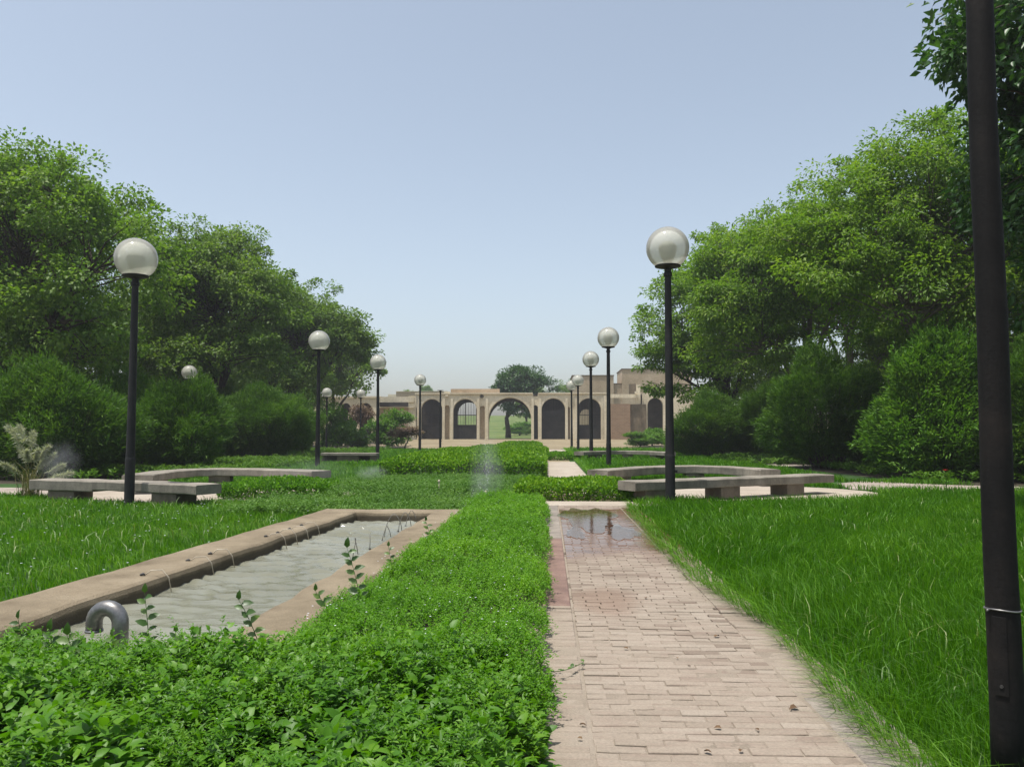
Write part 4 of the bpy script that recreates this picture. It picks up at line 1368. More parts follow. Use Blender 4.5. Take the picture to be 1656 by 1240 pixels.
# ---- big feathery bushes
def bush_arrays(rx, ry, h, seed, n_tuft=900, per=34, L=0.15, W=0.028, lumps=15):
    """lumpy mound of upright feathery shoots, leafy down to the ground"""
    g = np.random.default_rng(seed)
    d = rdir(n_tuft, -0.8, g)
    ld = rdir(lumps, -0.5, g)
    amp = g.uniform(0.6, 1.15, lumps)
    dot = d @ ld.T
    bump_ = (np.exp((dot - 1) * 11) * amp).max(1)
    rr = 0.62 + 0.46 * bump_ - 0.12 * g.random(n_tuft) ** 2 + np.where(g.random(n_tuft) < 0.10, g.uniform(0.03, 0.2, n_tuft), 0)
    ctr = np.array([0, 0, h * 0.42])
    ax = np.array([rx, ry, h * 0.58])
    c = ctr + d * ax * rr[:, None]
    c[:, 2] = np.maximum(c[:, 2], g.uniform(0.02, 0.25, n_tuft))
    nrm = unit(d / ax)
    k = np.repeat(np.arange(n_tuft), per)
    n = len(k)
    tdir = unit(nrm * 0.75 + np.array([0, 0, 0.5]) + g.normal(0, 0.25, (n_tuft, 3)))
    al = g.uniform(-0.3, 0.22, n)
    p = c[k] + tdir[k] * al[:, None] + g.normal(0, 0.075, (n, 3)) * (1.1 - al)[:, None]
    D = tdir[k] + g.normal(0, 0.42, (n, 3))
    nn = unit(np.array([0, 0, 1.0]) + g.normal(0, 0.6, (n, 3)))
    s = g.uniform(0.6, 1.35, n)
    V, F = leaf_geo(p, D, nn, L * s, W * s, 0.1, 0.12)
    r = np.clip(0.4 * g.random(n_tuft)[k] + 0.6 * g.random(n), 0, 1)
    return V, F, np.repeat(r, 4)


def core_mesh(rx, ry, h, seed):
    """dense twig body that fills the inside of the bush"""
    g = random.Random(seed)
    mb = MB()
    for k in range(46):
        a = g.uniform(0, 2 * math.pi); q = math.sqrt(g.random())
        e = Vector((math.cos(a) * rx * 0.9 * q, math.sin(a) * ry * 0.9 * q, h * (0.45 + 0.5 * math.sqrt(max(0, 1 - q * q)) * g.uniform(0.6, 1))))
        s_ = Vector((math.cos(a) * rx * 0.25 * q, math.sin(a) * ry * 0.25 * q, -0.03))
        mb.tube([s_, s_.lerp(e, 0.5) + Vector((0, 0, 0.1)), e], [0.03, 0.02, 0.006], 4, caps=False)
    return mb.mesh('stems', M['bark'], True)


BUSH = {}


def bush(key, x, y, label, rx=1, ry=1, h=3, seed=1, mat='bush', rz=0.0, scale=1.0, group='big feathery bushes under the trees', **kw):
    if key not in BUSH:
        V, F, r = bush_arrays(rx, ry, h, seed, **kw)
        BUSH[key] = (np_mesh('foliage', V, F, M[mat], r), core_mesh(rx, ry, h, seed))
    fo, st = BUSH[key]
    t = empty('feathery_bush', (x, y, 0), rz)
    t.scale = (scale,) * 3 if not hasattr(scale, '__len__') else scale
    tag(t, label, 'bush', group)
    put('foliage', fo, t); put('stems', st, t)
    return t


bush('a', -13.9, 22.6, 'big rounded bush at the left frame edge behind the plume grass', 2.0, 1.7, 3.3, 41, n_tuft=2300)
bush('b', -12.15, 26.5, 'pointed rounded bush just right of the big left lamp pole', 1.55, 1.5, 3.1, 42, 'bush', n_tuft=1800)
bush('a', -14.6, 27.2, 'dark bush behind the left lamp pole, between two lighter ones', rz=1.0, scale=(1.0, 1.0, 1.03))
bush('c', -13.2, 36.5, 'wide dark bush below the second left tree', 2.3, 1.8, 3.3, 43, n_tuft=2300)
bush('b', -15.4, 34.0, 'shaded bush behind the curved left bench', rz=2.2, scale=1.05)
bush('c', -14.3, 45.0, 'dark bush left of the low pavilion', rz=1.4, scale=(0.8, 0.8, 0.95))
bush('a', -16.8, 40.0, 'shaded bush far back under the left trees', rz=3.0, scale=1.1)
bush('d', 10.2, 29.8, 'tall rounded dark bush under the third right tree', 2.1, 1.8, 4.3, 44, n_tuft=2600)
bush('e', 11.3, 23.6, 'bright topped spreading bush left of the steel post', 2.1, 1.7, 4.2, 45, 'bush_bright', n_tuft=2600, L=0.14, W=0.042)
bush('c', 8.4, 41.0, 'low dark bush beside the single archway', rz=0.6, scale=(1.05, 1, 0.95))
bush('d', 11.2, 41.0, 'dark bush right of the low one near the archway', rz=2.6, scale=0.85)
bush('d', 13.2, 22.0, 'dark bush behind the steel post', rz=4.6, scale=(1.0, 1.0, 0.95))
bush('a', 13.6, 29.0, 'shaded bush between the tall and the bright topped bush', rz=4.0, scale=1.15)
bush('d', 14.8, 17.5, 'dark bush at the right frame edge', rz=1.6, scale=(1.0, 1.0, 1.0))
bush('a', 16.2, 24.5, 'shaded bush far back on the right', rz=0.6, scale=1.3)
bush('c', -19.0, 27.5, 'shaded bush far back at the left edge', rz=0.9, scale=1.2)

# ---- shrubs near the pavilion
p = P(628, 697, 62)
tree('S1', p.x, 62, 'light green rounded shrub before the pavilion wall',
     [(0, 0, 1.9, 1.5, 1.3, 1.0), (0.9, 0, 2.1, 0.9, 0.9, 0.6), (-0.8, 0, 1.3, 1.0, 0.9, 0.8), (0.2, -0.4, 0.8, 1.2, 0.9, 0.6)],
     150, 70, 0.20, 0.10, 51, 'bush_bright', 0.9, 0.08, sig=0.26, flat=0.7, shell=0.4, low=-0.7, cat='shrub', name='rounded_shrub')
p = P(580, 697, 70)
tree('S2', p.x, 70, 'small bronze leaved tree before the pavilion arches',
     [(0, 0, 2.9, 1.5, 1.2, 0.9), (-0.8, 0, 2.5, 0.9, 0.8, 0.6), (1.0, 0, 2.6, 0.8, 0.8, 0.7)],
     80, 50, 0.24, 0.11, 52, 'bronze', 1.9, 0.07, 'pale_bark', sig=0.3, flat=0.6, shell=0.3, low=-0.6, twigs=0.9, name='bronze_tree', scale=(0.72, 0.72, 0.9))
p = P(570, 697, 58)
tree('S1', p.x, 58, 'low leafy shrub at the foot of the bronze tree', rz=2.0, scale=(0.95, 0.8, 0.62), cat='shrub', name='rounded_shrub')
p = P(545, 697, 55)
tree('S1', p.x, 55, 'leafy shrub at the left corner of the pavilion', rz=4.0, scale=(0.8, 0.8, 1.05), cat='shrub', name='rounded_shrub')
p = P(1055, 697, 70)
tree('S1', p.x, 70, 'low leafy shrub on the dry bank before the archway', rz=1.0, scale=(0.95, 0.8, 0.5), cat='shrub', name='rounded_shrub')
p = P(1035, 697, 66)
tree('S1', p.x, 66, 'small low shrub beside the thin far bench', rz=3.0, scale=(0.7, 0.7, 0.42), cat='shrub', name='rounded_shrub')
p = P(655, 697, 58)
tree('S2', p.x, 58, 'tangle of dry bronze brush beside the light green shrub', rz=1.0, scale=(0.8, 0.8, 0.42), cat='shrub', name='dry_brush')
p = P(835, 697, 134)
tree('S1', p.x + 0.6, 134, 'low hedge clump on the lawn through the central arch', rz=0.3, scale=(1.5, 1.2, 0.75), cat='shrub', name='rounded_shrub')


# ---- clipped hedges
def hedge(x0, x1, y0, y1, h, label, dens=1500, L=0.05, W=0.03, mat='hedge', rnd_r=0.3, amp=0.05, seed=1, drop=0.0):
    """clipped block: leaves over the top and the sides, twigs inside"""
    g = np.random.default_rng(seed)
    cx, cy = (x0 + x1) / 2, (y0 + y1) / 2
    hx, hy = (x1 - x0) / 2, (y1 - y0) / 2
    At = 4 * hx * hy
    n1 = int(At * dens)
    x = g.uniform(-hx, hx, n1); y = g.uniform(-hy, hy, n1)
    ex = np.minimum(hx - np.abs(x), hy - np.abs(y))
    edge = np.clip(1 - ex / rnd_r, 0, 1)
    zt = h * (1 - 0.35 * edge ** 2) + amp * wob(x, y, 2.2, seed) + amp * 0.5 * wob(x, y, 5.0, seed)
    z = zt - g.exponential(0.035, n1)
    P1 = np.stack([x, y, z], 1)
    N1 = np.stack([np.sign(x) * edge * (hx - np.abs(x) < rnd_r), np.sign(y) * edge * (hy - np.abs(y) < rnd_r), np.ones(n1)], 1)
    per = 4 * (hx + hy)
    n2 = int(per * h * dens * 0.9)
    t = g.uniform(0, per, n2)
    xs, ys, nx, ny = np.zeros(n2), np.zeros(n2), np.zeros(n2), np.zeros(n2)
    for (lo, hi, f) in ((0, 2 * hx, 0), (2 * hx, 4 * hx, 1), (4 * hx, 4 * hx + 2 * hy, 2), (4 * hx + 2 * hy, per, 3)):
        m = (t >= lo) & (t < hi)
        q = t[m] - lo
        if f < 2: xs[m] = -hx + q; ys[m] = -hy if f == 0 else hy; ny[m] = -1 if f == 0 else 1
        else: ys[m] = -hy + q; xs[m] = -hx if f == 2 else hx; nx[m] = -1 if f == 2 else 1
    z2 = g.uniform(0.02, h * 0.86, n2)
    ins = 0.5 * rnd_r * np.clip((z2 / h - 0.55) / 0.45, 0, 1) ** 2 + g.exponential(0.04, n2) + 0.04 * wob(xs * 2, ys * 2 + z2 * 3, 2, seed) + 0.06 * np.clip(0.3 - z2 / h, 0, 1)
    P2 = np.stack([xs - nx * ins, ys - ny * ins, z2], 1)
    N2 = np.stack([nx, ny, np.full(n2, 0.45)], 1)
    Pp = np.concatenate([P1, P2]); Nn = np.concatenate([N1, N2])
    n = len(Pp)
    D = unit(Nn) * 0.55 + g.normal(0, 0.6, (n, 3)) + np.array([0, 0, 0.25])
    nn = unit(unit(Nn) + g.normal(0, 0.55, (n, 3)) + np.array([0, 0, 0.3]))
    s = g.uniform(0.6, 1.35, n)
    V, F = leaf_geo(Pp, D, nn, L * s, W * s, 0.15, 0.1)
    t_ = empty('clipped_hedge', (cx, cy, float(gz(cx, cy))))
    tag(t_, label, 'hedge', 'clipped hedges along the axis')
    put('foliage', np_mesh('foliage', V, F, M[mat], np.repeat(g.random(n), 4)), t_)
    mb = MB()
    q = random.Random(seed)
    for k in range(int(10 + At * 6)):
        ax, ay = q.uniform(-hx * .95, hx * .95), q.uniform(-hy * .95, hy * .95)
        mb.tube([(ax, ay, -0.02), (ax + q.uniform(-.05, .05), ay + q.uniform(-.05, .05), h * 0.5), (ax + q.uniform(-.12, .12), ay + q.uniform(-.12, .12), h * 0.9)], [0.012, 0.009, 0.004], 4, caps=False)
    mb.build('stems', M['bark'], t_)['kind'] = 'stuff'
    return t_


hedge(-0.62, 1.62, 15.35, 17.3, 0.37, 'bright clipped hedge across the end of the brick path', 2600, 0.055, 0.034, seed=61, amp=0.05)
hedge(-4.75, -0.08, 22.6, 36.0, 0.60, 'largest clipped hedge bed on the axis, left of the pale walk', 760, 0.085, 0.052, seed=62, amp=0.07, rnd_r=0.6)
hedge(-6.5, -4.4, 15.7, 17.2, 0.36, 'low rounded hedge beside the left paved bay', 2200, 0.055, 0.034, 'cover', seed=63, amp=0.06, rnd_r=0.6)
hedge(-4.2, 0.0, 38.5, 47, 0.50, 'second clipped hedge behind the largest one', 420, 0.11, 0.065, seed=64, amp=0.08, rnd_r=0.6)
hedge(-3.2, -0.4, 49, 58, 0.55, 'farthest clipped hedge before the gatehouse', 320, 0.13, 0.08, seed=65, amp=0.08, rnd_r=0.6)
hedge(0.05, 1.5, 37.2, 40.5, 0.30, 'short dark hedge crossing behind the pale walk', 900, 0.08, 0.05, 'cover', seed=66, amp=0.06)


# ================================================================== GROUND COVER AND GRASS (stuff)
def rim_free(x, y):
    return ~((y > 4.15) & (y < 12.3) & (x > np.interp(y, [4.3, 11.85], [-3.98, -3.46])) & (x < np.interp(y, [4.3, 11.85], [-1.46, -1.24])))


def ell_free(x, y, cx, cy, rx, ry):
    return ((x - cx) / rx) ** 2 + ((y - cy) / ry) ** 2 > 1


# --- lawns
def lawn(name, label, bands, keep, mat, seedk=0.0, hfun=None, edge=None):
    parts = []
    for (x0, x1, y0, y1, dens, H, W) in bands:
        x, y = scatter(x0, x1, y0, y1, dens)
        k = keep(x, y)
        x, y = x[k], y[k]
        cl = wob(x, y, 1.1, seedk)
        k = rng.random(len(x)) < 0.80 + 0.2 * wob(x, y, 3.0, seedk + 1)
        x, y, cl = x[k], y[k], cl[k]
        n = len(x)
        hh = H * (1 + 0.28 * cl) * rng.uniform(0.55, 1.25, n)
        A = rng.uniform(0, 2 * np.pi, n) * 0.45 + (1.6 * wob(x, y, 0.8, seedk + 3) + 2.6) + rng.normal(0, 0.7, n)
        lean = rng.uniform(0.05, 0.5, n); curl = rng.uniform(0.05, 0.6, n) ** 1.2
        if edge is not None:
            q = np.clip(1 - (x - edge(y)) / 0.28, 0, 1)
            A = np.where(rng.random(n) < q, np.pi + rng.normal(0, 0.6, n), A)
            lean = lean + 0.45 * q; curl = curl + 0.25 * q
        V, F = blade_geo(np.stack([x, y, gz(x, y) + 0.0], 1), A, hh, W * rng.uniform(0.7, 1.3, n), lean, curl)
        r = np.clip(rng.random(n) * 0.8 + 0.2 * cl + (0.1 if edge is None else 0.45 * np.clip(1 - (x - edge(y)) / 0.22, 0, 1) * rng.random(n)), 0, 1)
        parts.append((V, F, np.repeat(r, 5)))
    V, F, r = merge(parts)
    o = put(name, np_mesh(name, V, F, M[mat], r))
    tag(o, label, 'grass', kind='stuff')
    return o


right_edge = lambda y: 1.43 + 0.10 * wob(y * 0.0, y, 0.9) - 0.16 * np.clip((y - 6.0) / 3.0, 0, 1) + 0.16 * np.clip((y - 10.5) / 3.5, 0, 1)
keepR = lambda x, y: (x > np.where(y < 14.6, right_edge(y), np.where(y < 22, 1.62, 1.25))) & ell_free(x, y, 3.9, 18.0, 3.25, 2.45) & \
    ~((x > 7.0) & (y > 18.8 - 0.12 * (x - 7)) & (y < 22 - 0.5 * (x - 7))) & ((y < 22) | (x < 7.6 + 0.02 * y))
lawn('lawn_grass', 'long rich green grass of the right lawn', [
    (1.2, 4.2, 1.5, 4.2, 4200, 0.20, 0.0048), (1.2, 6.2, 4.2, 7.0, 2600, 0.19, 0.006), (1.2, 9.2, 7.0, 11.0, 1500, 0.18, 0.0085),
    (1.3, 12.5, 11, 16.5, 900, 0.17, 0.012), (1.4, 10.5, 16.5, 24, 420, 0.17, 0.018), (1.2, 9.0, 24, 36, 210, 0.20, 0.028), (1.2, 8.5, 36, 60, 70, 0.22, 0.05)],
    keepR, 'grass', 0.0, edge=right_edge)
keepL = lambda x, y: rim_free(x, y) & ell_free(x, y, -7.3, 16.9, 3.1, 2.2) & ~((x > -6.6) & (y > 15.6) & (y < 17.3)) & ((y < 19) | (x > -11.2)) & ~((x < -10) & (y > 16.2) & (y < 19))
lawn('lawn_grass', 'green grass of the left lawn beyond the basin', [
    (-6.5, -3.4, 4.4, 7.5, 1500, 0.11, 0.008), (-9.5, -3.3, 7.5, 11, 1250, 0.12, 0.0095), (-12, -3.3, 11, 16, 820, 0.13, 0.012),
    (-14, -4.6, 16, 23, 330, 0.13, 0.018), (-12, -4.7, 23, 36, 130, 0.15, 0.03), (-13, -4.4, 36, 58, 60, 0.18, 0.05)],
    lambda x, y: keepL(x, y) & ((x < -3.3) | (y > 12.3)), 'grass', 2.0)

# dry strands lying along the path edge
n = 1300
y = rng.uniform(2.0, 12.5, n) ** 1.0
x = right_edge(y) + rng.uniform(-0.05, 0.10, n)
V, F = blade_geo(np.stack([x, y, np.full(n, 0.012)], 1), np.pi + rng.normal(0, 0.7, n), rng.uniform(0.07, 0.18, n), rng.uniform(0.003, 0.006, n), rng.uniform(0.5, 1.3, n), rng.uniform(0.1, 0.7, n))
_e = (V, F, np.repeat(rng.random(n), 5))
xs_, ys_ = [], []
for (x0, x1, y0, y1, dn) in ((1.5, 5, 2, 6, 50), (1.5, 9, 6, 12, 16), (1.6, 11, 12, 20, 4), (-9, -3.6, 5, 16, 22)):
    a_, b_ = scatter(x0, x1, y0, y1, dn)
    k = (keepR(a_, b_) if x0 > 0 else keepL(a_, b_)) & (wob(a_, b_, 0.6, 9) > -0.25)
    xs_.append(a_[k]); ys_.append(b_[k])
xs_, ys_ = np.concatenate(xs_), np.concatenate(ys_)
n = len(xs_)
V, F = blade_geo(np.stack([xs_, ys_, np.zeros(n)], 1), rng.uniform(0, 6.28, n), rng.uniform(0.14, 0.27, n), 0.004 + 0.0007 * ys_, rng.uniform(0.1, 0.7, n), rng.uniform(0.2, 0.8, n))
V, F, _r = merge([_e, (V, F, np.repeat(rng.random(n), 5))])
tag(put('edge_grass', np_mesh('edge_grass', V, F, M['grass_dry'], _r)), 'dry pale grass strands over the path edge and lawns', 'grass', kind='stuff')


# --- leafy ground cover, built from small leafy shoots
def shoots(x, y, zt, hgt, L, W, nl, geo, tilt=0.35, stem_w=0.0):
    """each shoot: a leaning axis ringed with leaves, ending at height zt"""
    n = len(x)
    zt = zt + np.where(rng.random(n) < 0.14, rng.uniform(0.01, 0.07, n), 0)      # stray shoots
    ax = unit(np.stack([rng.normal(0, tilt, n), rng.normal(0, tilt, n), np.ones(n)], 1))
    k = np.repeat(np.arange(n), nl)
    m = len(k)
    t = np.tile(np.linspace(0.15, 1.0, nl), n) + rng.normal(0, 0.03, m)
    tip = np.stack([x, y, zt], 1)
    p = tip[k] - ax[k] * (hgt[k] * (1 - t))[:, None]
    a = np.tile(np.arange(nl) * 2.4, n) + np.repeat(rng.uniform(0, 6.28, n), nl) + rng.normal(0, 0.3, m)
    el = rng.uniform(-0.15, 0.75, m) * (0.6 + 0.7 * t)
    D = np.stack([np.cos(a) * np.cos(el), np.sin(a) * np.cos(el), np.sin(el)], 1) + ax[k] * 0.2
    s = rng.uniform(0.65, 1.25, m) * (1.12 - 0.5 * t ** 3)
    nn = unit(np.array([0, 0, 1.0]) + rng.normal(0, 0.28, (m, 3)))
    V, F = geo(p, D, nn, L * s, W * s)
    vpl = 7 if geo is broad_geo else 4
    r = np.clip(0.35 * np.repeat(rng.random(n), nl) + 0.45 * rng.random(m) + 0.22 * t, 0, 1)
    return V, F, np.repeat(r, vpl)


def cover_h(x, y):
    """top of the bed: waist of the planting falls to its edges"""
    return 0.27 + 0.06 * wob(x, y, 1.6) + 0.045 * wob(x, y, 4.0, 2)


parts = []
# foreground mass of broad leaves
x, y = scatter(-5.2, -0.02, 1.35, 4.45, 330)
k = (rim_free(x, y) | (y < 4.25)) & (rng.random(len(x)) < np.where(y < 3.1, 0.62, 1.0))
x, y = x[k], y[k]
zt = cover_h(x, y) * np.clip(0.55 + (4.45 - y) / 0.9, 0.55, 1.1) * np.clip(0.35 + (-0.02 - x) / 0.28, 0.35, 1) + rng.normal(0, 0.025, len(x))
zt = zt + np.where(y < 3.1, 0.06 * wob(x, y, 5.0, 7), 0)
m_ = y < 3.1
parts.append(shoots(x[~m_], y[~m_], np.maximum(zt[~m_], 0.05), np.full((~m_).sum(), 0.2), 0.058, 0.034, 11, broad_geo, 0.42))
parts.append(shoots(x[m_], y[m_], np.maximum(zt[m_], 0.05), np.full(m_.sum(), 0.24), 0.075, 0.042, 9, broad_geo, 0.45))
# finer, ferny shoots on top of them
x, y = scatter(-5.2, -0.02, 1.35, 4.5, 640)
k = wob(x, y, 1.3, 5) > np.where(y < 3.1, 0.12, -0.35)
x, y = x[k], y[k]
zt = cover_h(x, y) * np.clip(0.5 + (4.5 - y) / 0.9, 0.5, 1.1) * np.clip(0.35 + (-0.02 - x) / 0.28, 0.35, 1) + rng.normal(0.02, 0.025, len(x))
parts.append(shoots(x, y, np.maximum(zt, 0.04), np.full(len(x), 0.14), 0.030, 0.012, 13, leaf_geo, 0.45))
V, F, r = merge(parts)
tag(put('ground_cover', np_mesh('ground_cover', V, F, M['cover_near'], r)), 'broad leaved ground cover filling the near left foreground', 'ground cover', kind='stuff')

parts = []
left_e = lambda y: np.interp(y, [4.2, 12.3, 13.9], [-1.50, -1.24, -1.4])
for (y0, y1, dens, L, W, nl) in ((3.6, 6.5, 1250, 0.021, 0.011, 13), (6.5, 9.5, 950, 0.025, 0.013, 12), (9.5, 14.2, 620, 0.032, 0.018, 10)):
    x, y = scatter(-1.8, 0.02, y0, y1, dens)
    k = (x > left_e(y) + 0.10 * wob(x * 0, y, 2.0)) & (x < 0.0 + 0.10 * wob(x * 0 + 3, y, 1.8))
    x, y = x[k], y[k]
    e = np.minimum(x - left_e(y), 0.08 - x)
    zt = (cover_h(x, y) + 0.02) * np.clip(0.35 + e / 0.32, 0.35, 1.0) * np.clip(0.3 + (14.2 - y) / 0.6, 0.3, 1) + rng.normal(0, 0.018, len(x))
    zt = np.where(x < np.interp(y, [4.3, 11.85], [-1.46, -1.24]), np.maximum(zt, 0.19), zt)
    parts.append(shoots(x, y, np.maximum(zt, 0.04), np.full(len(x), 0.11), L, W, nl, leaf_geo, 0.45))
V, F, r = merge(parts)
tag(put('ground_cover', np_mesh('ground_cover', V, F, M['cover'], r)), 'bright small leaved ground cover strip between basin and path', 'ground cover', kind='stuff')

# weedy bed beyond the basin
parts = []
for (x0, x1, y0, y1, dens) in ((-5.2, -0.7, 12.4, 15.2, 330), (-4.3, -0.7, 15.2, 18.5, 260), (-5.2, -0.2, 18.5, 22.4, 170)):
    x, y = scatter(x0, x1, y0, y1, dens)
    k = (y > 12.35)
    x, y = x[k], y[k]
    zt = 0.15 + 0.06 * wob(x, y, 1.3, 3) + rng.normal(0, 0.02, len(x)) + 0.12 * np.exp(-((y - 16.2) / 0.8) ** 2) * (x < -0.9)
    parts.append(shoots(x, y, zt, np.full(len(x), 0.13), 0.055, 0.022, 9, leaf_geo, 0.4))
V, F, r = merge(parts)
tag(put('ground_cover', np_mesh('ground_cover', V, F, M['weed'], r)), 'mist-greyed weedy ground cover beyond the far end of the basin', 'ground cover', kind='stuff')

# low cover in the shade of the trees
parts = []
for (x0, x1, y0, y1, dens) in ((-16, -9.5, 21, 34, 26), (-16, -10.6, 34, 55, 12), (9.6, 15, 21, 30, 22), (7.6, 13, 30, 50, 14)):
    x, y = scatter(x0, x1, y0, y1, dens)
    k = wob(x, y, 0.7, 4) > -0.2
    x, y = x[k], y[k]
    parts.append(shoots(x, y, 0.2 + 0.1 * rng.random(len(x)), np.full(len(x), 0.22), 0.14, 0.06, 9, leaf_geo, 0.5))
V, F, r = merge(parts)
tag(put('ground_cover', np_mesh('ground_cover', V, F, M['bush'], r)), 'dark low undergrowth in the shade below the trees', 'ground cover', kind='stuff')

# tiny pale flowers over the strip and the lawns
parts = []
for (x0, x1, y0, y1, dens, s, dz) in ((-1.5, -0.1, 4.0, 13.6, 34, 0.006, 0.01), (-4.5, -0.3, 2.6, 4.2, 5, 0.006, 0.02), (-9, -3.6, 6.5, 15, 3.5, 0.010, 0.0)):
    x, y = scatter(x0, x1, y0, y1, dens)
    k = rim_free(x, y)
    x, y = x[k], y[k]
    n = len(x)
    z = (cover_h(x, y) if x1 > -3 else 0.12) + dz + rng.uniform(-0.01, 0.02, n)
    pc = np.stack([x, y, z], 1)
    for q in range(4):
        a = np.full(n, q * math.pi / 2) + rng.uniform(0, 1, n) * 0.3
        D = np.stack([np.cos(a), np.sin(a), np.full(n, 0.3)], 1)
        V, F = leaf_geo(pc, D, np.tile([0, 0, 1.0], (n, 1)), s * (1 + 0.05 * y), s * 0.8 * (1 + 0.05 * y))
        parts.append((V, F, np.repeat(rng.random(n), 4)))
V, F, r = merge(parts)
tag(put('small_flowers', np_mesh('small_flowers', V, F, M['flower'], r)), 'tiny white flowers sprinkled over the ground cover', 'flowers', kind='stuff')


# ================================================================== SMALL PLANTS AND DETAILS
def one_leaf(name, parent, p, d, n_, L, W, mat):
    V, F = broad_geo(np.array([p]), np.array([d]), np.array([n_]), np.array([L]), np.array([W]))
    return put(name, np_mesh(name, V, F, M[mat], np.full(7, random.random())), parent)


def sprig(u0, v0, u1, v1, Y, label, nl=9, L=0.045, z0=0.16):
    a, b = P(u0, v0, Y), P(u1, v1, Y)
    t = empty('weed_sprig', (a.x, a.y, a.z - 0.18))
    tag(t, label, 'sprig', 'sprigs sticking out of the ground cover')
    h = b - a + Vector((0, 0, 0.18))
    top_ = Vector((h.x, random.uniform(-.03, .03), h.z))
    mid = Vector((h.x * 0.3 + random.uniform(-.015, .015), 0, h.z * 0.55))
    pts = bez((0, 0, 0), mid, top_, 9)
    MB().tube(pts, [0.0035 - 0.0022 * k / 8 for k in range(9)], 5).build('stem', M['sprig'], t, True)
    nl = int(nl * 1.5)
    for k in range(nl):
        f = 0.25 + 0.75 * (k + 0.5) / nl
        i = f * 8
        p_ = pts[int(i)].lerp(pts[min(8, int(i) + 1)], i - int(i))
        an = (k % 2) * math.pi + random.uniform(-0.7, 0.7)
        if k == nl - 1: d = (0.1, -0.2, 1)
        else: d = (math.cos(an), random.uniform(-.7, .4), random.uniform(0.15, 0.8))
        s = 1.30 * L * random.uniform(0.7, 1.15) * (1.15 - 0.4 * f)
        one_leaf('leaf', t, tuple(p_), d, (random.uniform(-.5, .5), -0.9, 0.7), s, s * 0.55, 'sprig')
    return t


sprig(592, 1000, 560, 882, 5.3, 'tallest leafy sprig standing over the right basin rim', 11, 0.07)
sprig(556, 1010, 508, 952, 5.0, 'leaning sprig left of the tallest one over the rim', 8, 0.06)
sprig(432, 1035, 384, 966, 4.5, 'leaning leafy sprig at the near right corner of the basin', 8, 0.06)
sprig(247, 1045, 231, 955, 4.3, 'upright sprig just right of the inlet pipe', 8, 0.055)
sprig(42, 1030, 33, 996, 4.2, 'small sprig at the left frame edge before the water', 6, 0.05)
sprig(92, 1050, 80, 1016, 4.0, 'broad leaved sprig left of the inlet pipe', 7, 0.06)
sprig(128, 1050, 112, 1022, 3.9, 'second broad leaved sprig left of the inlet pipe', 7, 0.06)
sprig(190, 1050, 178, 1028, 3.95, 'short sprig before the mouth of the inlet pipe', 6, 0.05)
sprig(640, 930, 628, 880, 6.4, 'small twiggy sprig halfway along the strip edge', 7, 0.05)
sprig(700, 868, 688, 840, 9.0, 'small sprig near the far end of the strip edge', 6, 0.06)
sprig(278, 1055, 285, 1018, 4.0, 'short sprig right of the inlet pipe', 6, 0.05)
sprig(320, 1050, 326, 1022, 4.0, 'short feathery sprig before the basin corner', 6, 0.05)

# creeping runner on the path
rp = G(890, 1100, 0.06)
t = empty('creeping_runner', (rp.x, rp.y, 0.056))
tag(t, 'thin creeping runner with small leaves crossing onto the path', 'vine')
e = G(944, 1072, 0.06)
pts = bez((0, 0, 0.05), ((e.x - rp.x) * 0.5, (e.y - rp.y) * 0.2, 0.03), (e.x - rp.x, e.y - rp.y, 0.012), 9)
MB().tube(pts, 0.002, 5).build('stem', M['sprig'], t, True)
for k in range(1, 9):
    one_leaf('leaf', t, tuple(pts[k]), (random.uniform(-1, 1), random.uniform(-1, 1), 0.3), (0, 0, 1), 0.035, 0.022, 'sprig')

# fallen leaves and twigs on the path
for k, (u, v, s) in enumerate(((1167, 1179, .022), (1228, 1182, .014), (1138, 1216, .022), (937, 1173, .022), (942, 1196, .016), (1290, 1146, .034), (1112, 1077, .014),
                               (1092, 1003, .02), (1045, 968, .02), (1156, 1031, .03), (1064, 936, .02), (1094, 1064, .014), (1197, 1217, .018), (1016, 1050, .02))):
    g = G(u, v, 0.052)
    V, F = broad_geo(np.array([[0, 0, 0.004]]), np.array([[1, 0.1, 0.25]]), np.array([[0.1, 0.2, 1]]), np.array([s * 1.5]), np.array([s]), 0.3, 0.25)
    o = put('fallen_leaf', np_mesh('fallen_leaf', V, F, M['dry'], np.full(7, 0.5)), None, (g.x, g.y, 0.053), (0, 0, random.uniform(0, 6.28)))
    tag(o, 'small dry fallen leaf lying on the brick path', 'leaf', 'dry leaves on the path')

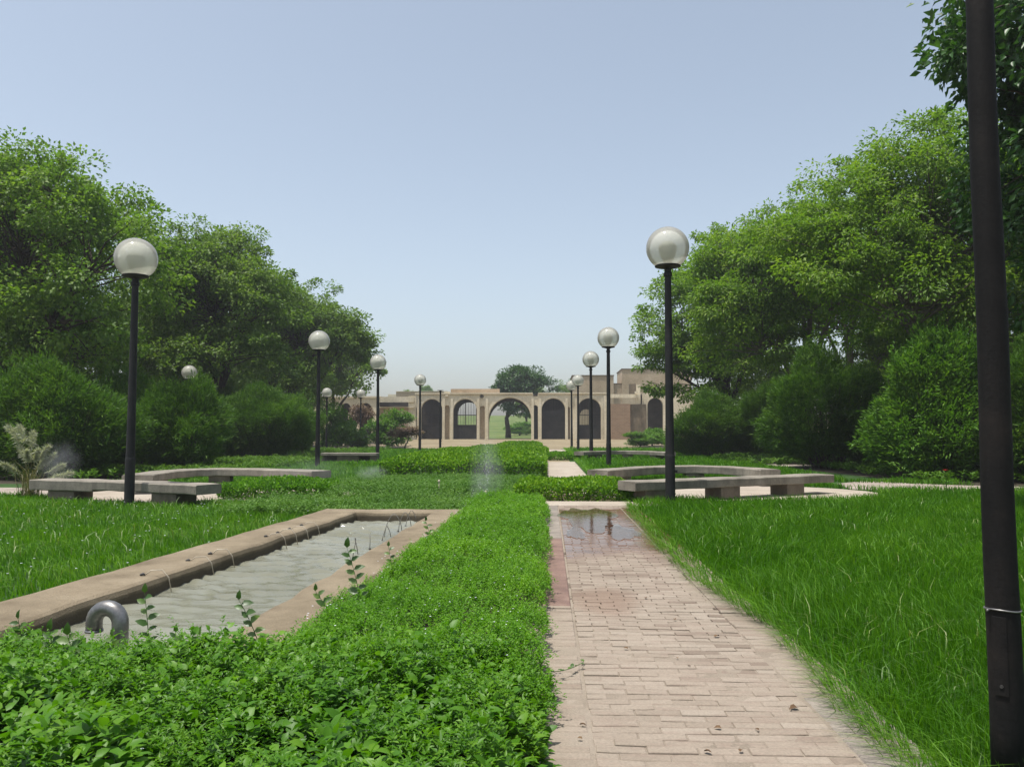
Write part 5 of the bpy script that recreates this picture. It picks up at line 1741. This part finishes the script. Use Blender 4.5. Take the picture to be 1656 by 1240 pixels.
# plume grass on the left
pg = G(48, 806, 0.0)
t = empty('plume_grass', (pg.x, pg.y, 0))
tag(t, 'tuft of tall plume grass with pale feathery heads beside the left bench', 'ornamental grass')
n = 130
A = rng.uniform(0, 6.28, n)
V, F = blade_geo(np.stack([rng.normal(0, .09, n), rng.normal(0, .09, n), np.zeros(n)], 1), A, rng.uniform(0.35, 1.0, n), np.full(n, 0.010), rng.uniform(0.1, 0.55, n), rng.uniform(0.1, 0.7, n))
put('blades', np_mesh('blades', V, F, M['straw'], np.repeat(rng.random(n), 5)), t)
for k, (u, v) in enumerate(((12, 690), (30, 722), (42, 730), (52, 700), (70, 745), (88, 735), (102, 752), (115, 765), (30, 690), (4, 750), (78, 722), (95, 770), (60, 728))):
    e = P(u, v, pg.y + random.uniform(-.3, .3)) - Vector((pg.x, pg.y, 0))
    m_ = Vector((e.x * 0.25, e.y * 0.3, e.z * 0.8))
    pts = bez((random.uniform(-.05, .05), random.uniform(-.05, .05), 0), m_, e, 12)
    pl = empty('plume', (0, 0, 0)); pl.parent = t
    MB().tube(pts, [0.004 - 0.0025 * q / 11 for q in range(12)], 4).build('stalk', M['straw'], pl, True)
    nh = 520
    f = rng.uniform(7.0, 11.0, nh)
    P0 = np.array([tuple(p_) for p_ in pts])
    i0 = f.astype(int).clip(0, 10)
    pb = P0[i0] + (P0[i0 + 1] - P0[i0]) * (f - i0)[:, None]
    dr = unit(P0[-1] - P0[-3])
    D = dr * 0.7 + rng.normal(0, 0.55, (nh, 3)) + np.array([0.25, 0, -0.1])
    V, F = leaf_geo(pb, D, rdir(nh), rng.uniform(0.05, 0.13, nh), np.full(nh, 0.006), 0.05, 0.15)
    put('hairs', np_mesh('hairs', V, F, M['plume'], np.repeat(rng.random(nh), 4)), pl)

# red flower by the right walk
rf = G(1530, 800, 0.0)
t = empty('red_flower', (rf.x, rf.y, 0))
tag(t, 'small flowering plant with a red bloom beside the right walk', 'flower')
pts = bez((0, 0, 0), (0.02, 0, 0.25), (0.0, 0, 0.50), 7)
MB().tube(pts, 0.006, 5).build('stem', M['sprig'], t, True)
for k in range(10):
    one_leaf('leaf', t, tuple(pts[1 + k % 5]), (random.uniform(-1, 1), random.uniform(-1, .4), random.uniform(0, .7)), (0, -0.3, 1), 0.16, 0.06, 'sprig')
for k in range(5):
    an = k * 1.256
    one_leaf('petal', t, (0, 0, 0.5), (math.cos(an), math.sin(an), 0.8), (0, 0, 1), 0.07, 0.05, 'red_flower')


# ---- sprinklers and their spray
def mist_mat(dens, zbase, ztop):
    m, nt, out = new_mat('mist')
    pv = nt.nodes.new('ShaderNodeVolumePrincipled')
    pv.inputs['Color'].default_value = (0.95, 0.97, 1, 1)
    pv.inputs['Anisotropy'].default_value = 0.2
    tc = nt.nodes.new('ShaderNodeTexCoord')
    gr = nt.nodes.new('ShaderNodeTexGradient')
    gr.gradient_type = 'SPHERICAL'
    nt.links.new(tc.outputs['Object'], gr.inputs[0])
    nz = noise(nt, tc.outputs['Object'], 1.8, 4.0, 0.6)
    f = math_(nt, 'MULTIPLY', math_(nt, 'POWER', gr.outputs[1], 1.2), ramp(nt, nz, [(0.38, (0, 0, 0)), (0.75, (1, 1, 1))]))
    nt.links.new(math_(nt, 'MULTIPLY', f, dens), pv.inputs['Density'])
    nt.links.new(pv.outputs[0], out.inputs['Volume'])
    return m


def sphere(n=16):
    prof = [(max(math.cos(a), 0.01), math.sin(a)) for a in [-math.pi / 2 + math.pi * k / n for k in range(n + 1)]]
    return MB().lathe(prof, 24)


def spray(x, y, zc, sx, sy, sz, dens, label, lean=0.0):
    o = put('water_spray', sphere().mesh('water_spray', mist_mat(dens, 0, 1), True), None, (x, y, zc), (0, lean, 0))
    o.scale = (sx, sy, sz)
    tag(o, label, 'spray', kind='stuff')
    return o


def sprinkler(x, y, h, label):
    t = empty('sprinkler', (x, y, 0))
    tag(t, label, 'sprinkler')
    MB().tube([(0, 0, -0.02), (0, 0, h)], 0.012, 8).build('riser', M['tube_pale'], t, True)
    MB().lathe([(0.012, h - 0.01), (0.024, h), (0.024, h + 0.03), (0.008, h + 0.045)], 10).build('head', M['tube_pale'], t, True)


p = P(786, 780, 13.7)
sprinkler(p.x, 13.7, 0.30, 'sprinkler head in the far end of the leafy strip')
spray(p.x, 13.7, 0.58, 0.36, 0.34, 0.95, 2.6, 'upright column of sprinkler mist over the leafy strip')
p = P(710, 786, 16.0)
sprinkler(p.x, 16.0, 0.34, 'white sprinkler riser in the weedy bed beyond the basin')
p = P(600, 768, 19.5)
spray(p.x, 19.5, 0.36, 0.5, 0.4, 0.22, 2.2, 'low puff of spray before the big clipped hedge')
p = P(500, 770, 18.5)
spray(p.x, 18.5, 0.45, 1.3, 0.5, 0.42, 0.55, 'thin drifting spray over the left hedge and bench end')
p = P(95, 760, 15.3)
spray(p.x, 15.3, 0.75, 0.5, 0.35, 0.55, 1.2, 'pale drifting spray beside the plume grass')


# falling drops in the sprays
def drops(x, y, z0, z1, sx, n, name_parent):
    g = np.random.default_rng(int(abs(x) * 1000))
    t = g.random(n)
    a = g.uniform(0, 6.28, n)
    rr = np.abs(g.normal(0, sx, n)) * (0.25 + 0.9 * t)
    c = np.stack([x + rr * np.cos(a), y + rr * np.sin(a), z0 + (z1 - z0) * (1 - t ** 0.8) * g.uniform(0.6, 1.05, n)], 1)
    w_, h_ = g.uniform(0.0022, 0.0045, n), g.uniform(0.006, 0.02, n)
    dv = np.array([[1, 0, 0], [-0.5, 0.87, 0], [-0.5, -0.87, 0], [0, 0, 1], [0, 0, -1]], float)
    V = c[:, None, :] + dv[None] * np.stack([w_, w_, h_], 1)[:, None, :]
    T = np.array([[0, 1, 3], [1, 2, 3], [2, 0, 3], [1, 0, 4], [2, 1, 4], [0, 2, 4]])
    F = (np.arange(n)[:, None, None] * 5 + T[None]).reshape(-1, 3)
    V = V.reshape(-1, 3) - np.array(name_parent.location)
    V = V / np.array(name_parent.scale)
    put('drops', np_mesh('drops', V, F, M['drop'], smooth=True), name_parent)['kind'] = 'stuff'


M['drop'] = rough_mat('water_drop', (0.75, 0.78, 0.8), (0.8, 0.83, 0.85), (0.85, 0.88, 0.9), 5, 30, 0.15, 0.0, 0.001, 0.6)
o = bpy.data.objects['water_spray']
l = o.location
drops(l.x, l.y, max(0.05, l.z - o.scale.z * 0.5), l.z + o.scale.z * 0.75, o.scale.x * 0.32, 90, o)


# ---- thin hot-day haze
def haze(dens):
    o = put('haze', MB().box((-140, -8, -1.3), (140, 300, 24)).mesh('haze', None))
    m, nt, out = new_mat('haze')
    pv = nt.nodes.new('ShaderNodeVolumePrincipled')
    pv.inputs['Color'].default_value = (0.93, 0.96, 1, 1)
    pv.inputs['Density'].default_value = dens
    pv.inputs['Anisotropy'].default_value = 0.3
    nt.links.new(pv.outputs[0], out.inputs['Volume'])
    o.data.materials.append(m)
    tag(o, 'thin pale summer haze over the garden', 'haze', kind='stuff')


haze(0.0007)
